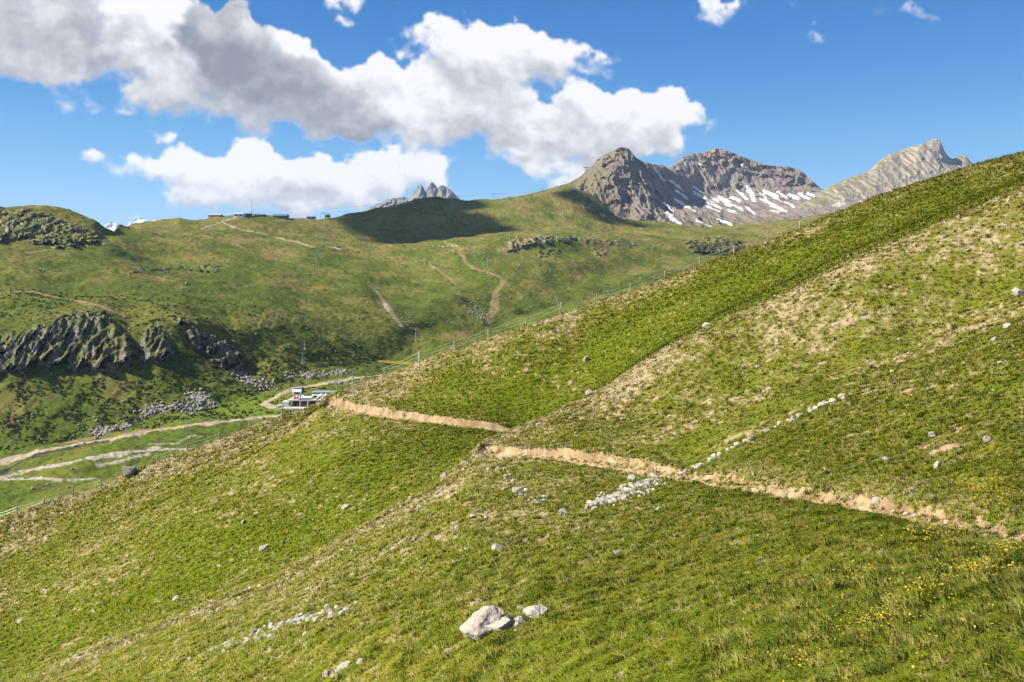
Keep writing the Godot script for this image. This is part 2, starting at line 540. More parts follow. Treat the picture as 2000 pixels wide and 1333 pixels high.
func sky_picture() -> ImageTexture:
	noise_init(c_warp, 71, 110.0, 3)
	noise_init(c_fbm, 72, 150.0, 6)
	c_fbm.fractal_gain = 0.6
	noise_init(c_puff, 73, 46.0, 3)
	c_puff.noise_type = FastNoiseLite.TYPE_CELLULAR
	c_puff.cellular_return_type = FastNoiseLite.RETURN_DISTANCE
	var W := 4096
	var H := 2048
	# all round, coarse: air and scattered cumulus
	var w := 768
	var h := 384
	var img := Image.create(w, h, false, Image.FORMAT_RGBAF)
	var gen := FastNoiseLite.new()
	noise_init(gen, 77, 0.42, 5)
	for j in h:
		var el := 90.0 - (j + 0.5) / h * 180.0
		var air := sky_base(el)
		for i in w:
			var c := air
			if el > 1.0:
				var az := ((i + 0.5) / w - 0.5) * TAU
				var e := deg_to_rad(el)
				var dir := Vector3(sin(az) * cos(e), sin(e), -cos(az) * cos(e))
				var q := dir / (dir.y + 0.25)
				var den := gen.get_noise_3d(q.x * 0.7, 0.0, q.z * 0.7)
				var a := smoothstep(0.10, 0.38, den) * smoothstep(1.0, 8.0, el)
				var b := clampf(0.95 - 1.1 * (den - 0.15) + 0.3 * gen.get_noise_3d(q.x * 3.0, 4.0, q.z * 3.0), 0.3, 0.98)
				c = c.lerp(Color(0.92 * b, 0.93 * b, 0.96 * b + 0.02), a * 0.95)
			img.set_pixel(i, j, Color(c.r, c.g, c.b, 1.0))
	img.resize(W, H, Image.INTERPOLATE_CUBIC)
	# ahead, fine
	var half := int(W * 50.0 / 360.0)
	var i0 := W / 2 - half
	var j0 := int(H * (90.0 - 33.0) / 180.0)
	var j1 := int(H * 92.0 / 180.0)
	var nw := half * 2
	var nh := j1 - j0
	var den := PackedFloat32Array()
	var bri := PackedFloat32Array()
	den.resize(nw * nh)
	bri.resize(nw * nh)
	for j in nh:
		var e := deg_to_rad(90.0 - (j + j0 + 0.5) / H * 180.0)
		for i in nw:
			var az := ((i + i0 + 0.5) / W - 0.5) * TAU
			var x := 1000.0 + F * tan(az)
			var y := YH - F * tan(e) / cos(az)
			var f := cloud_field(x, y)
			var n := c_fbm.get_noise_2d(x, y * 1.25)
			var p := c_puff.get_noise_2d(x + 30.0 * n, y + 30.0 * n)
			den[j * nw + i] = (f.x - 0.46 + 0.82 * n - 0.26 * (p + 0.45)) if f.x > 0.01 else -1.0
			bri[j * nw + i] = f.y
	for j in nh:
		var el := 90.0 - (j + j0 + 0.5) / H * 180.0
		var air := sky_base(el)
		var edge_y := smoothstep(33.0, 27.0, el)
		for i in nw:
			var d := den[j * nw + i]
			var edge := edge_y * smoothstep(50.0, 44.0, absf(i - half) / half * 50.0)
			var c := air
			if d > -0.36:
				# crisp heaped tops, torn soft undersides
				var g := den[mini(j + 8, nh - 1) * nw + i] - den[maxi(j - 8, 0) * nw + i]
				var crisp := smoothstep(-0.12, 0.30, g)
				var a := smoothstep(lerpf(-0.36, -0.10, crisp), lerpf(0.55, 0.20, crisp), d)
				a = a * a * (1.6 - 0.6 * a)
				var up := den[maxi(j - 9, 0) * nw + clampi(i + 3, 0, nw - 1)]
				var up2 := den[maxi(j - 3, 0) * nw + clampi(i + 1, 0, nw - 1)]
				var b := bri[j * nw + i] + 0.26 * clampf(d - up, -0.6, 0.7) + 0.20 * clampf(d - up2, -0.5, 0.5)
				var acc := 0.0
				for k in range(1, 6): acc += clampf(den[maxi(j - 5 * k, 0) * nw + maxi(i - 2 * k, 0)], 0.0, 0.8)
				b += 0.10 - 0.036 * acc
				b = lerpf(maxf(b, 0.72), b, smoothstep(0.0, 0.35, d))
				var px := 1000.0 + F * tan(((i + i0 + 0.5) / W - 0.5) * TAU)
				b += 0.22 * c_fbm.get_noise_2d(px * 1.7 + 4000.0, j * 3.4)
				b = clampf(b, 0.0, 1.0)
				var col := Color(0.27, 0.29, 0.345).lerp(Color(0.90, 0.90, 0.93), b * b * 0.45 + b * 0.55)
				c = c.lerp(col, a)
			if edge < 1.0:
				c = img.get_pixel(i + i0, j + j0).lerp(c, edge)
			img.set_pixel(i + i0, j + j0, Color(c.r, c.g, c.b, 1.0))
	# the middle of the picture looks ahead; the panorama starts there
	var turned := Image.create(W, H, false, Image.FORMAT_RGBAF)
	turned.blit_rect(img, Rect2i(W / 2, 0, W / 2, H), Vector2i(0, 0))
	turned.blit_rect(img, Rect2i(0, 0, W / 2, H), Vector2i(W / 2, 0))
	return ImageTexture.create_from_image(turned)

# ------------------------------------------------------------------ far terrain
var track_cells := {}
var tracks := []

func add_track(points: Array, width: float, kind: int) -> void:
	# a road, stream bed or worn track laid over the far terrain; kind is its class
	var w := []
	for i in points.size() - 1:
		var n := maxi(1, int(Vector2(points[i][0] - points[i + 1][0], points[i][1] - points[i + 1][1]).length() / 14.0))
		for k in n:
			var q := Vector2(points[i][0], points[i][1]).lerp(Vector2(points[i + 1][0], points[i + 1][1]), k / float(n))
			w.append(ground(far_sheet, q.x, q.y))
	w.append(ground(far_sheet, points[-1][0], points[-1][1]))
	for i in w.size() - 1:
		var a := Vector2(w[i].x, w[i].z)
		var b := Vector2(w[i + 1].x, w[i + 1].z)
		var id := tracks.size()
		tracks.append([a, b, width, kind])
		var reach := width + 4.0
		for cx in range(int(floor((minf(a.x, b.x) - reach) / 16.0)), int(floor((maxf(a.x, b.x) + reach) / 16.0)) + 1):
			for cz in range(int(floor((minf(a.y, b.y) - reach) / 16.0)), int(floor((maxf(a.y, b.y) + reach) / 16.0)) + 1):
				var key := Vector2i(cx, cz)
				if not track_cells.has(key): track_cells[key] = []
				track_cells[key].append(id)

func far_profiles() -> Array:
	return [
		[[-500, 1260, 150], [0, 1220, 150], [600, 1145, 150], [1000, 1038, 150], [1500, 823, 150], [2000, 609, 150], [2500, 555, 150]],
		[[-500, 1060, 345], [0, 1030, 335], [300, 1000, 325], [600, 960, 320], [900, 880, 340], [1200, 780, 360], [1500, 680, 380], [2000, 560, 400], [2500, 520, 400]],
		[[-500, 990, 395], [0, 975, 385], [200, 940, 385], [400, 905, 388], [600, 880, 400], [900, 810, 430], [1200, 720, 480], [1500, 620, 520], [2000, 510, 560], [2500, 480, 560]],
		[[-500, 950, 445], [0, 918, 440], [120, 890, 446], [250, 860, 456], [380, 835, 470], [500, 818, 486], [620, 796, 515], [740, 745, 610], [850, 690, 720], [950, 660, 800], [1200, 600, 850], [1500, 540, 900], [2000, 480, 950], [2500, 460, 950]],
		[[-500, 915, 485], [0, 878, 485], [100, 862, 490], [200, 843, 498], [300, 822, 508], [430, 803, 528], [520, 770, 556], [600, 742, 602], [740, 702, 690], [850, 655, 800], [950, 640, 870], [1100, 600, 1000], [1300, 545, 1100], [1500, 500, 1200], [2000, 440, 1250], [2500, 420, 1250]],
		[[-500, 810, 512], [0, 800, 512], [150, 790, 518], [300, 770, 535], [430, 765, 553], [520, 745, 578], [600, 722, 625], [740, 680, 712], [850, 640, 825], [950, 622, 900], [1100, 590, 1020], [1300, 538, 1120], [1500, 495, 1250], [2000, 430, 1330], [2500, 420, 1330]],
		[[-500, 730, 532], [0, 722, 536], [120, 715, 543], [250, 715, 550], [330, 700, 562], [400, 705, 580], [470, 718, 598], [560, 700, 626], [650, 680, 676], [760, 650, 755], [850, 620, 850], [950, 600, 950], [1100, 575, 1050], [1300, 530, 1150], [1500, 490, 1300], [2000, 425, 1400], [2500, 420, 1400]],
		[[-500, 660, 558], [0, 645, 562], [120, 610, 578], [200, 607, 585], [260, 635, 582], [330, 625, 594], [400, 632, 612], [450, 652, 622], [520, 650, 650], [600, 630, 710], [700, 622, 775], [780, 622, 820], [850, 590, 910], [950, 570, 1000], [1100, 545, 1100], [1300, 510, 1250], [1500, 470, 1400], [2000, 420, 1450], [2500, 410, 1450]],
		[[-500, 565, 680], [0, 567, 680], [200, 562, 715], [350, 560, 765], [430, 560, 800], [520, 560, 840], [600, 565, 875], [700, 570, 905], [760, 588, 915], [800, 580, 960], [900, 545, 1060], [1000, 522, 1100], [1100, 510, 1150], [1300, 495, 1300], [1500, 465, 1450], [2000, 420, 1500], [2500, 400, 1500]],
		[[-500, 505, 800], [0, 505, 800], [200, 505, 835], [330, 522, 890], [430, 517, 950], [520, 517, 1010], [600, 520, 1050], [700, 530, 1080], [800, 535, 1120], [900, 507, 1150], [980, 492, 1180], [1100, 493, 1215], [1300, 488, 1330], [1450, 480, 1450], [2000, 430, 1550], [2500, 410, 1550]],
		[[-500, 485, 870], [0, 487, 870], [200, 480, 900], [300, 482, 1020], [430, 480, 1120], [600, 485, 1200], [720, 490, 1250], [850, 482, 1270], [985, 466, 1245], [1100, 461, 1265], [1300, 472, 1400], [1450, 472, 1500], [2000, 430, 1600], [2500, 410, 1600]],
		[[-500, 425, 930], [0, 432, 930], [100, 443, 950], [180, 458, 965], [215, 464, 1000], [300, 452, 1200], [400, 446, 1350], [500, 442, 1400], [600, 455, 1450], [750, 465, 1500], [900, 462, 1500], [1000, 450, 1500], [1200, 453, 1550], [1400, 458, 1600], [2000, 430, 1700], [2500, 410, 1700]],
		[[-500, 385, 1000], [0, 403, 1000], [60, 406, 1000], [130, 413, 1000], [180, 429, 1000], [212, 448, 1020], [260, 443, 1400], [330, 431, 1480], [352, 427, 1490], [380, 430, 1500], [430, 424, 1550], [500, 423, 1550], [560, 427, 1560], [640, 426, 1600], [700, 417, 1680], [760, 404, 1720], [820, 392, 1750], [880, 391, 1760], [900, 393, 1770], [950, 390, 1800], [1050, 377, 1850], [1110, 371, 1900], [1150, 381, 1900], [1180, 400, 1900], [1205, 428, 1850], [1300, 437, 1900], [1400, 446, 1950], [1480, 442, 2000], [1600, 422, 2000], [2000, 380, 2000], [2500, 360, 2000]],
		[[-500, 400, 1080], [0, 420, 1080], [130, 430, 1080], [212, 460, 1100], [260, 450, 1500], [430, 432, 1650], [640, 435, 1700], [820, 405, 1850], [1050, 390, 1950], [1110, 385, 2000], [1205, 440, 1950], [1400, 455, 2050], [2000, 400, 2100], [2500, 380, 2100]],
		[[-500, 560, 1300], [212, 560, 1300], [400, 540, 1900], [1000, 520, 2200], [2000, 500, 2400], [2500, 500, 2400]],
	]

func build_far() -> void:
	far_sheet = make_sheet(far_profiles(), [4, 30, 46, 38, 46, 44, 44, 44, 40, 26, 30, 36, 5, 3])
	# worn tracks, roads and stream beds (classes: 1 gravel road, 2 stream bed, 3 dirt track, 4 turf line)
	add_track([[760, 732], [747, 734], [690, 738], [635, 750], [575, 760], [545, 772], [522, 784], [514, 790], [525, 794], [550, 797], [590, 800], [625, 802]], 2.6, 1)
	add_track([[700, 752], [660, 770], [640, 785]], 1.5, 3)
	add_track([[560, 811], [500, 816], [425, 825], [362, 832], [300, 841], [250, 852], [200, 861], [150, 868], [100, 878], [50, 889], [0, 905], [-80, 930], [-240, 975]], 2.5, 1)
	add_track([[60, 886], [25, 897], [-40, 915]], 4.5, 1)
	add_track([[-220, 985], [-60, 950], [0, 936], [25, 930], [62, 917], [100, 912], [150, 900], [175, 894], [237, 886], [275, 881], [300, 880]], 3.6, 2)
	add_track([[190, 910], [240, 899], [290, 886]], 1.5, 2)
	add_track([[317, 878], [350, 877], [384, 876]], 2.2, 2)
	add_track([[-20, 939], [40, 936], [85, 936], [140, 938], [190, 936]], 1.3, 2)
	add_track([[290, 868], [345, 867], [370, 852], [410, 853]], 0.9, 2)
	add_track([[0, 925], [37, 903], [62, 892], [100, 883], [180, 866], [205, 863]], 2.2, 5)
	add_track([[235, 851], [287, 839]], 4.0, 3)
	add_track([[115, 868], [170, 858], [190, 853]], 2.6, 3)
	add_track([[867, 471], [893, 480], [896, 492], [909, 510], [925, 524], [948, 532], [977, 541], [982, 552], [966, 573], [961, 607], [954, 631]], 3.4, 3)
	add_track([[944, 480], [920, 485], [898, 490]], 3.0, 3)
	add_track([[968, 573], [969, 600], [962, 612]], 4.5, 3)
	add_track([[700, 494], [745, 500], [790, 507], [846, 518], [894, 528], [948, 532], [979, 533], [1038, 543], [1098, 558], [1140, 570]], 1.8, 4)
	add_track([[842, 519], [868, 536], [891, 557]], 2.0, 3)
	add_track([[460, 424], [445, 429], [432, 434], [462, 446], [500, 454], [540, 464], [585, 475], [612, 483]], 3.0, 1)
	add_track([[432, 434], [415, 440], [392, 447]], 2.0, 1)
	add_track([[640, 482], [655, 484], [662, 486]], 4.0, 1)
	add_track([[55, 494], [112, 486], [150, 480], [210, 476]], 3.6, 3)
	add_track([[722, 558], [737, 570]], 1.8, 2)
	add_track([[748, 590], [758, 608]], 2.2, 2)
	add_track([[770, 622], [783, 637]], 2.0, 2)
	add_track([[736, 570], [752, 592], [775, 625]], 3.5, 3)
	add_track([[930, 664], [880, 682], [832, 704], [800, 716]], 1.6, 3)
	add_track([[400, 462], [440, 470], [480, 486], [560, 496], [612, 505]], 2.0, 3)
	add_track([[720, 478], [780, 480], [860, 481], [893, 481]], 1.6, 1)
	add_track([[0, 572], [60, 570], [120, 582], [190, 596], [240, 616]], 3.0, 3)
	add_track([[640, 745], [690, 751], [740, 752]], 1.0, 1)
	add_track([[690, 752], [660, 771]], 1.3, 3)
	var xs := columns_list(2.6)
	var nc := xs.size()
	var nr := 1
	for r in far_sheet.rows: nr += r
	var pos := PackedVector3Array()
	pos.resize(nc * nr)
	var cls := PackedByteArray()
	cls.resize(nc * nr)
	var n_crag := FastNoiseLite.new()
	noise_init(n_crag, 33, 19.0, 5, FastNoiseLite.FRACTAL_RIDGED)
	var polys := []
	var boxes: Array[Rect2] = []
	for spec in cliffs:
		var poly := PackedVector2Array()
		for q in spec[1]: poly.append(Vector2(q[0], q[1]))
		var b := Rect2(poly[0], Vector2.ZERO)
		for q in poly: b = b.expand(q)
		polys.append(poly)
		boxes.append(b.grow(12.0))
	var tt := PackedFloat32Array()
	for k in far_sheet.n - 1:
		for j in far_sheet.rows[k]: tt.append(k + j / float(far_sheet.rows[k]))
	tt.append(far_sheet.n - 1)
	for i in nc:
		var c := column(far_sheet, xs[i])
		var u := (xs[i] - 1000.0) / F
		for r in nr:
			var k := mini(int(tt[r]), far_sheet.n - 2)
			var d := lerpf(c[0][k], c[0][k + 1], tt[r] - k)
			var h := column_height(c, d) + far_relief(u * d, -d)
			var p := Vector3(u * d, h, -d)
			var q := Vector2(xs[i], YH - h / d * F)
			for m in boxes.size():
				if not boxes[m].has_point(q): continue
				var wob := q + Vector2(16.0 * n_small.get_noise_3dv(p * 0.8), 11.0 * n_small.get_noise_3dv(p * 0.8 + Vector3(80, 0, 0)))
				if not Geometry2D.is_point_in_polygon(wob, polys[m]): continue
				var inner := 99.0
				for e in polys[m].size():
					inner = minf(inner, Geometry2D.get_closest_point_to_segment(wob, polys[m][e], polys[m][(e + 1) % polys[m].size()]).distance_to(wob))
				var amp: float = cliffs[m][6] * smoothstep(0.0, 9.0, inner)
				var cr := n_crag.get_noise_3d(p.x, p.y * 0.35, p.z * 0.3)
				var cr2 := n_crag.get_noise_3d(p.x * 3.3 + 40.0, p.y * 1.2, p.z * 1.0)
				p *= 1.0 - amp * (0.6 + 1.2 * cr + 0.55 * cr2) / d
				p.y += amp * 0.35 * cr2
				cls[r * nc + i] = 10 + m
				break
			pos[r * nc + i] = p
	var nrm := grid_normals(pos, nc, nr)
	var col := PackedColorArray()
	col.resize(nc * nr)
	var green := Color(0.088, 0.122, 0.018)
	var lush := Color(0.105, 0.160, 0.018)
	var yellow := Color(0.180, 0.165, 0.040)
	var brown := Color(0.175, 0.130, 0.060)
	var heath := Color(0.048, 0.056, 0.020)
	for v in pos.size():
		var p := pos[v]
		var a := n_big.get_noise_2d(p.x * 1.3, p.z * 1.3 + 400.0)
		var b := n_mid.get_noise_2d(p.x * 0.6 + 90.0, p.z * 0.45)
		var e := n_small.get_noise_2d(p.x + 40.0, p.z * 1.6)
		var f := n_fine.get_noise_2d(p.x * 0.8, p.z * 1.4 + 31.0)
		var high := clampf((p.y + 30.0) / 140.0, 0.0, 1.0)
		var c := mix3(green, yellow, 0.12 + 0.55 * high + 0.9 * a + 0.7 * b)
		c = mix3(c, brown, smoothstep(0.08, 0.45, b + 0.25 * e + 0.3 * high - 0.15) * 0.45)
		c = mix3(c, heath, smoothstep(0.12, 0.45, e + 0.6 * f - 0.3 * b + (0.22 if p.x < -90.0 and -p.z < 900.0 and -p.z > 490.0 else 0.0)) * 0.8)
		# the mown meadow on the valley floor
		if p.y < -66.0: c = mix3(c, lush, 0.7 * smoothstep(-68.0, -76.0, p.y) * smoothstep(480.0, 500.0, -p.z) * smoothstep(-225.0, -190.0, p.x))
		c = c * (0.98 + 0.28 * f + 0.15 * e)
		if cls[v] >= 10:
			var tone: int = cliffs[cls[v] - 10][5]
			var lo: Color = [Color(0.085, 0.076, 0.064), Color(0.15, 0.13, 0.105), Color(0.045, 0.043, 0.04), Color(0.22, 0.195, 0.16)][tone]
			var hi: Color = [Color(0.235, 0.212, 0.18), Color(0.32, 0.285, 0.235), Color(0.11, 0.10, 0.09), Color(0.42, 0.385, 0.33)][tone]
			var rk := mix3(lo, hi, 0.45 + 0.9 * n_small.get_noise_3d(p.x * 1.5, p.y * 0.8, p.z) + 0.7 * n_fine.get_noise_3d(p.x, p.y * 0.7, p.z))
			c = mix3(rk, c, smoothstep(0.45, 0.7, nrm[v].y + 0.35 * e + 0.2 * b) * 0.95)
			col[v] = c
			continue
		var near_cells = track_cells.get(Vector2i(int(floor(p.x / 16.0)), int(floor(p.z / 16.0))))
		if near_cells != null:
			var q := Vector2(p.x, p.z)
			for id in near_cells:
				var t = tracks[id]
				var s := Geometry2D.get_closest_point_to_segment(q, t[0], t[1]).distance_to(q) + 0.35 * f
				if s < t[2] * (0.8 if t[3] == 3 else 0.85):
					if t[3] == 5:
						c = Color(0.05, 0.05, 0.045) * (1.0 + 0.8 * f)
					elif t[3] == 4:
						c = Color(0.04, 0.06, 0.015) if f > -0.25 else Color(0.22, 0.17, 0.08)
					elif cls[v] == 0 or cls[v] == 3:
						cls[v] = t[3]
						if t[3] == 1: c = Color(0.31, 0.262, 0.19) * (1.0 + 0.25 * f)
						elif t[3] == 2: c = Color(0.29, 0.262, 0.215) * (0.95 + 0.6 * f)
						else: c = mix3(c, Color(0.22, 0.16, 0.085) * (1.0 + 0.5 * f), 0.85)
		col[v] = Color(maxf(c.r, 0.01), maxf(c.g, 0.01), maxf(c.b, 0.005))
	var vm := vertex_mat("far_ground")
	var names := ["valley_terrain", "gravel_road", "stream_bed", "dirt_track"]
	var labels := ["green and brown grass slopes of the far side of the valley", "pale gravel road looping through the valley and up the far slope", "pale dry gravel stream bed on the valley floor", "brown worn tracks and bare earth on the far slope"]
	var cats := ["terrain", "road", "stream bed", "track"]
	for k in 4:
		var o := put(names[k], grid_mesh(pos, nrm, col, grid_indices(nc, nr, cls, k)), vm, self)
		tag(o, labels[k], cats[k], "", "structure")
	far_sheet["pos"] = pos
	far_sheet["nrm"] = nrm
	far_sheet["nc"] = nc
	far_sheet["cls"] = cls
	far_sheet["col"] = col
	far_sheet["nr"] = nr

# ------------------------------------------------------------------ near hillside
func near_profiles() -> Array:
	return [
		[[-500, 9950, 0.3, 0.35], [1000, 9950, 0.3], [2500, 9950, 0.3]],
		[[-500, 2350, 4.0, 0.35], [0, 2200, 4.0], [1000, 1882, 4.0], [2000, 1520, 4.0], [2500, 1450, 4.0]],
		[[-500, 1400, 46, 0.4], [0, 1360, 42], [200, 1345, 34], [400, 1345, 26, 0.35], [800, 1345, 17, 0.3], [1000, 1345, 14.5], [1200, 1345, 12], [1600, 1345, 9.2, 0.25], [2000, 1345, 7.5, 0.35], [2500, 1345, 6.3]],
		[[-500, 1395, 48, 0.5], [0, 1355, 45], [200, 1310, 42, 0.6], [400, 1255, 34, 0.45], [680, 1235, 24, 0.4], [960, 1228, 18.5, 0.3], [1200, 1210, 16, 0.22], [1600, 1180, 13, 0.28], [2000, 1160, 10.5, 0.25], [2500, 1150, 9.3]],
		[[-500, 1392, 50, 0.8], [0, 1350, 48], [200, 1290, 47, 0.75], [400, 1225, 43, 0.6], [680, 1140, 35, 0.5], [900, 1100, 29, 0.42], [1100, 1075, 26, 0.35], [1400, 1060, 22, 0.3], [1700, 1050, 17.6, 0.25], [2000, 1090, 13.5, 0.2], [2500, 1090, 12]],
		[[-500, 1390, 51, 0.9], [0, 1345, 50.5], [200, 1275, 50], [400, 1200, 48.5, 0.8], [600, 1110, 49, 0.72], [750, 1020, 50, 0.7], [860, 960, 53, 0.72], [940, 930, 52, 0.62], [1100, 945, 45, 0.35], [1250, 950, 40, 0.25], [1400, 965, 33, 0.25], [1560, 990, 26, 0.2], [1700, 1012, 21.5, 0.15], [1850, 1045, 18], [2000, 1070, 15.5], [2500, 1130, 13]],
		[[-500, 1388, 51.5, 0.95], [0, 1343, 51.5], [200, 1268, 50.8], [400, 1190, 50, 0.85], [600, 1100, 51], [750, 1012, 53.5, 0.8], [860, 952, 57, 0.85], [905, 922, 59], [938, 884, 63, 0.9], [1000, 889, 60, 0.7], [1100, 896, 56, 0.4], [1250, 917, 48, 0.3], [1340, 936, 42, 0.25], [1450, 947, 35, 0.25], [1560, 966, 29.5, 0.2], [1700, 988, 24.5, 0.2], [1850, 1018, 20.5, 0.2], [2000, 1046, 17.5, 0.2], [2500, 1120, 13.8]],
		[[-500, 1387, 52, 0.95], [0, 1342, 52], [200, 1266, 51.2], [400, 1187, 50.6, 0.9], [600, 1097, 52], [750, 1009, 54.5, 0.85], [860, 948, 58.5], [905, 915, 60.5], [940, 876, 65, 0.9], [1000, 870, 63.5, 0.8], [1100, 866, 60, 0.6], [1250, 886, 52, 0.4], [1340, 918, 45.5, 0.3], [1450, 868, 43, 0.3], [1560, 815, 42, 0.3], [1640, 778, 42, 0.35], [1700, 757, 42, 0.4], [1800, 725, 41, 0.45], [1900, 688, 41, 0.45], [2000, 640, 41, 0.45], [2500, 460, 41]],
		[[-500, 1386, 52.4, 0.95], [0, 1341, 52.5], [200, 1263, 51.6], [400, 1184, 51.3, 0.92], [600, 1093, 53], [750, 1006, 55.8, 0.9], [860, 944, 60], [905, 908, 62], [940, 874, 66.5, 0.95], [1000, 857, 67, 0.95], [1100, 830, 65, 0.75], [1250, 835, 60, 0.52], [1340, 830, 57, 0.42], [1450, 800, 56, 0.42], [1560, 760, 55, 0.40], [1640, 740, 54, 0.38], [1700, 725, 53, 0.45], [1800, 695, 53, 0.45], [1900, 662, 53, 0.45], [2000, 615, 53, 0.4], [2500, 430, 53]],
		[[-500, 1385, 53, 0.95], [0, 1340, 53], [200, 1260, 52], [400, 1180, 52, 0.92], [600, 1090, 54], [750, 1003, 57, 0.9], [860, 940, 61], [905, 903, 63.5], [940, 872, 68, 0.97], [1000, 841, 71], [1150, 770, 72], [1265, 702, 72.5], [1380, 640, 73, 0.92], [1500, 585, 74, 0.88], [1700, 490, 75], [1850, 430, 75.5], [2000, 365, 76, 0.86], [2500, 160, 76]],
		[[-500, 1382, 56, 0.45], [0, 1336, 57], [200, 1256, 56.5], [400, 1176, 56.5, 0.32], [600, 1086, 58.5], [750, 1000, 61.5, 0.25], [860, 936, 65.5], [905, 899, 67], [940, 882, 71, 0.35], [1000, 856, 76], [1150, 800, 77, 0.25], [1380, 680, 78], [1700, 530, 80], [2000, 405, 81, 0.25], [2500, 200, 81]],
		[[-500, 1325, 66, 0.15], [0, 1276, 67], [200, 1197, 67, 0.06], [400, 1116, 67, 0.02], [600, 1026, 70, 0.0], [750, 956, 73], [860, 908, 77, 0.08], [940, 880, 80], [1000, 861, 84], [1150, 800, 86, 0.1], [1380, 665, 88], [1700, 510, 90], [2000, 380, 92, 0.12], [2500, 180, 92]],
		[[-500, 1200, 80, 0.6], [0, 1170, 80, 0.55], [200, 1090, 80, 0.5], [400, 1000, 81, 0.45], [600, 920, 83, 0.3], [640, 900, 84], [750, 865, 86, 0.15], [860, 852, 87, 0.08], [940, 850, 87.2], [1000, 851, 87.6, 0.1], [1150, 770, 92, 0.1], [1380, 630, 96], [1700, 478, 98, 0.12], [2000, 350, 100], [2500, 150, 100]],
		[[-500, 1160, 90, 0.5], [0, 1110, 90, 0.42], [200, 1030, 91, 0.4], [400, 940, 95, 0.5], [560, 845, 104, 0.65], [600, 814, 109, 0.7], [635, 793, 112, 0.7], [680, 802, 106, 0.6], [760, 815, 98, 0.5], [830, 823, 94, 0.35], [900, 832, 91, 0.2], [960, 840, 89.5, 0.12], [1005, 847, 88.8, 0.1], [1150, 765, 93.5, 0.1], [1380, 625, 97.5], [1700, 475, 100, 0.14], [2000, 348, 102], [2500, 148, 102]],
		[[-500, 1120, 96, 0.75], [0, 1060, 96, 0.62], [200, 985, 98, 0.6], [400, 905, 101, 0.6], [560, 828, 108, 0.7], [600, 804, 111, 0.75], [640, 783, 114, 0.85], [680, 774, 112, 0.85], [760, 766, 108, 0.75], [830, 758, 106, 0.45], [900, 748, 104, 0.15], [1005, 735, 103, 0.1], [1150, 680, 107], [1380, 560, 110, 0.12], [1700, 430, 112, 0.2], [2000, 322, 114, 0.4], [2500, 130, 114]],
		[[-500, 1170, 101, 0.95], [0, 1014, 100, 0.95], [85, 985, 101], [142, 970, 102], [196, 953, 103], [250, 927, 104], [307, 904, 105], [366, 882, 106], [427, 861, 107], [487, 837, 109], [550, 814, 111], [600, 798, 113, 0.95], [640, 778, 116], [659, 769, 117], [700, 752, 117], [751, 734, 118], [820, 707, 118], [888, 684, 118], [954, 661, 118], [1028, 636, 118], [1095, 615, 118], [1165, 591, 119, 0.85], [1231, 569, 119], [1298, 545, 120], [1367, 520, 120, 0.8], [1434, 495, 120], [1500, 471, 121], [1563, 446, 121], [1632, 417, 122, 0.7], [1694, 393, 122], [1800, 355, 123], [1927, 318, 124, 0.6], [2000, 300, 125], [2500, 130, 128]],
		[[-500, 1220, 108, 0.7], [0, 1070, 107], [427, 910, 114], [640, 830, 124], [820, 755, 126], [1165, 640, 127], [1500, 515, 129], [1800, 395, 131], [2000, 335, 133], [2500, 170, 136]],
		[[-500, 1330, 175, 0.4], [0, 1280, 175], [640, 1180, 180], [1000, 1080, 180], [1500, 870, 180], [2000, 660, 180], [2500, 600, 180]],
	]

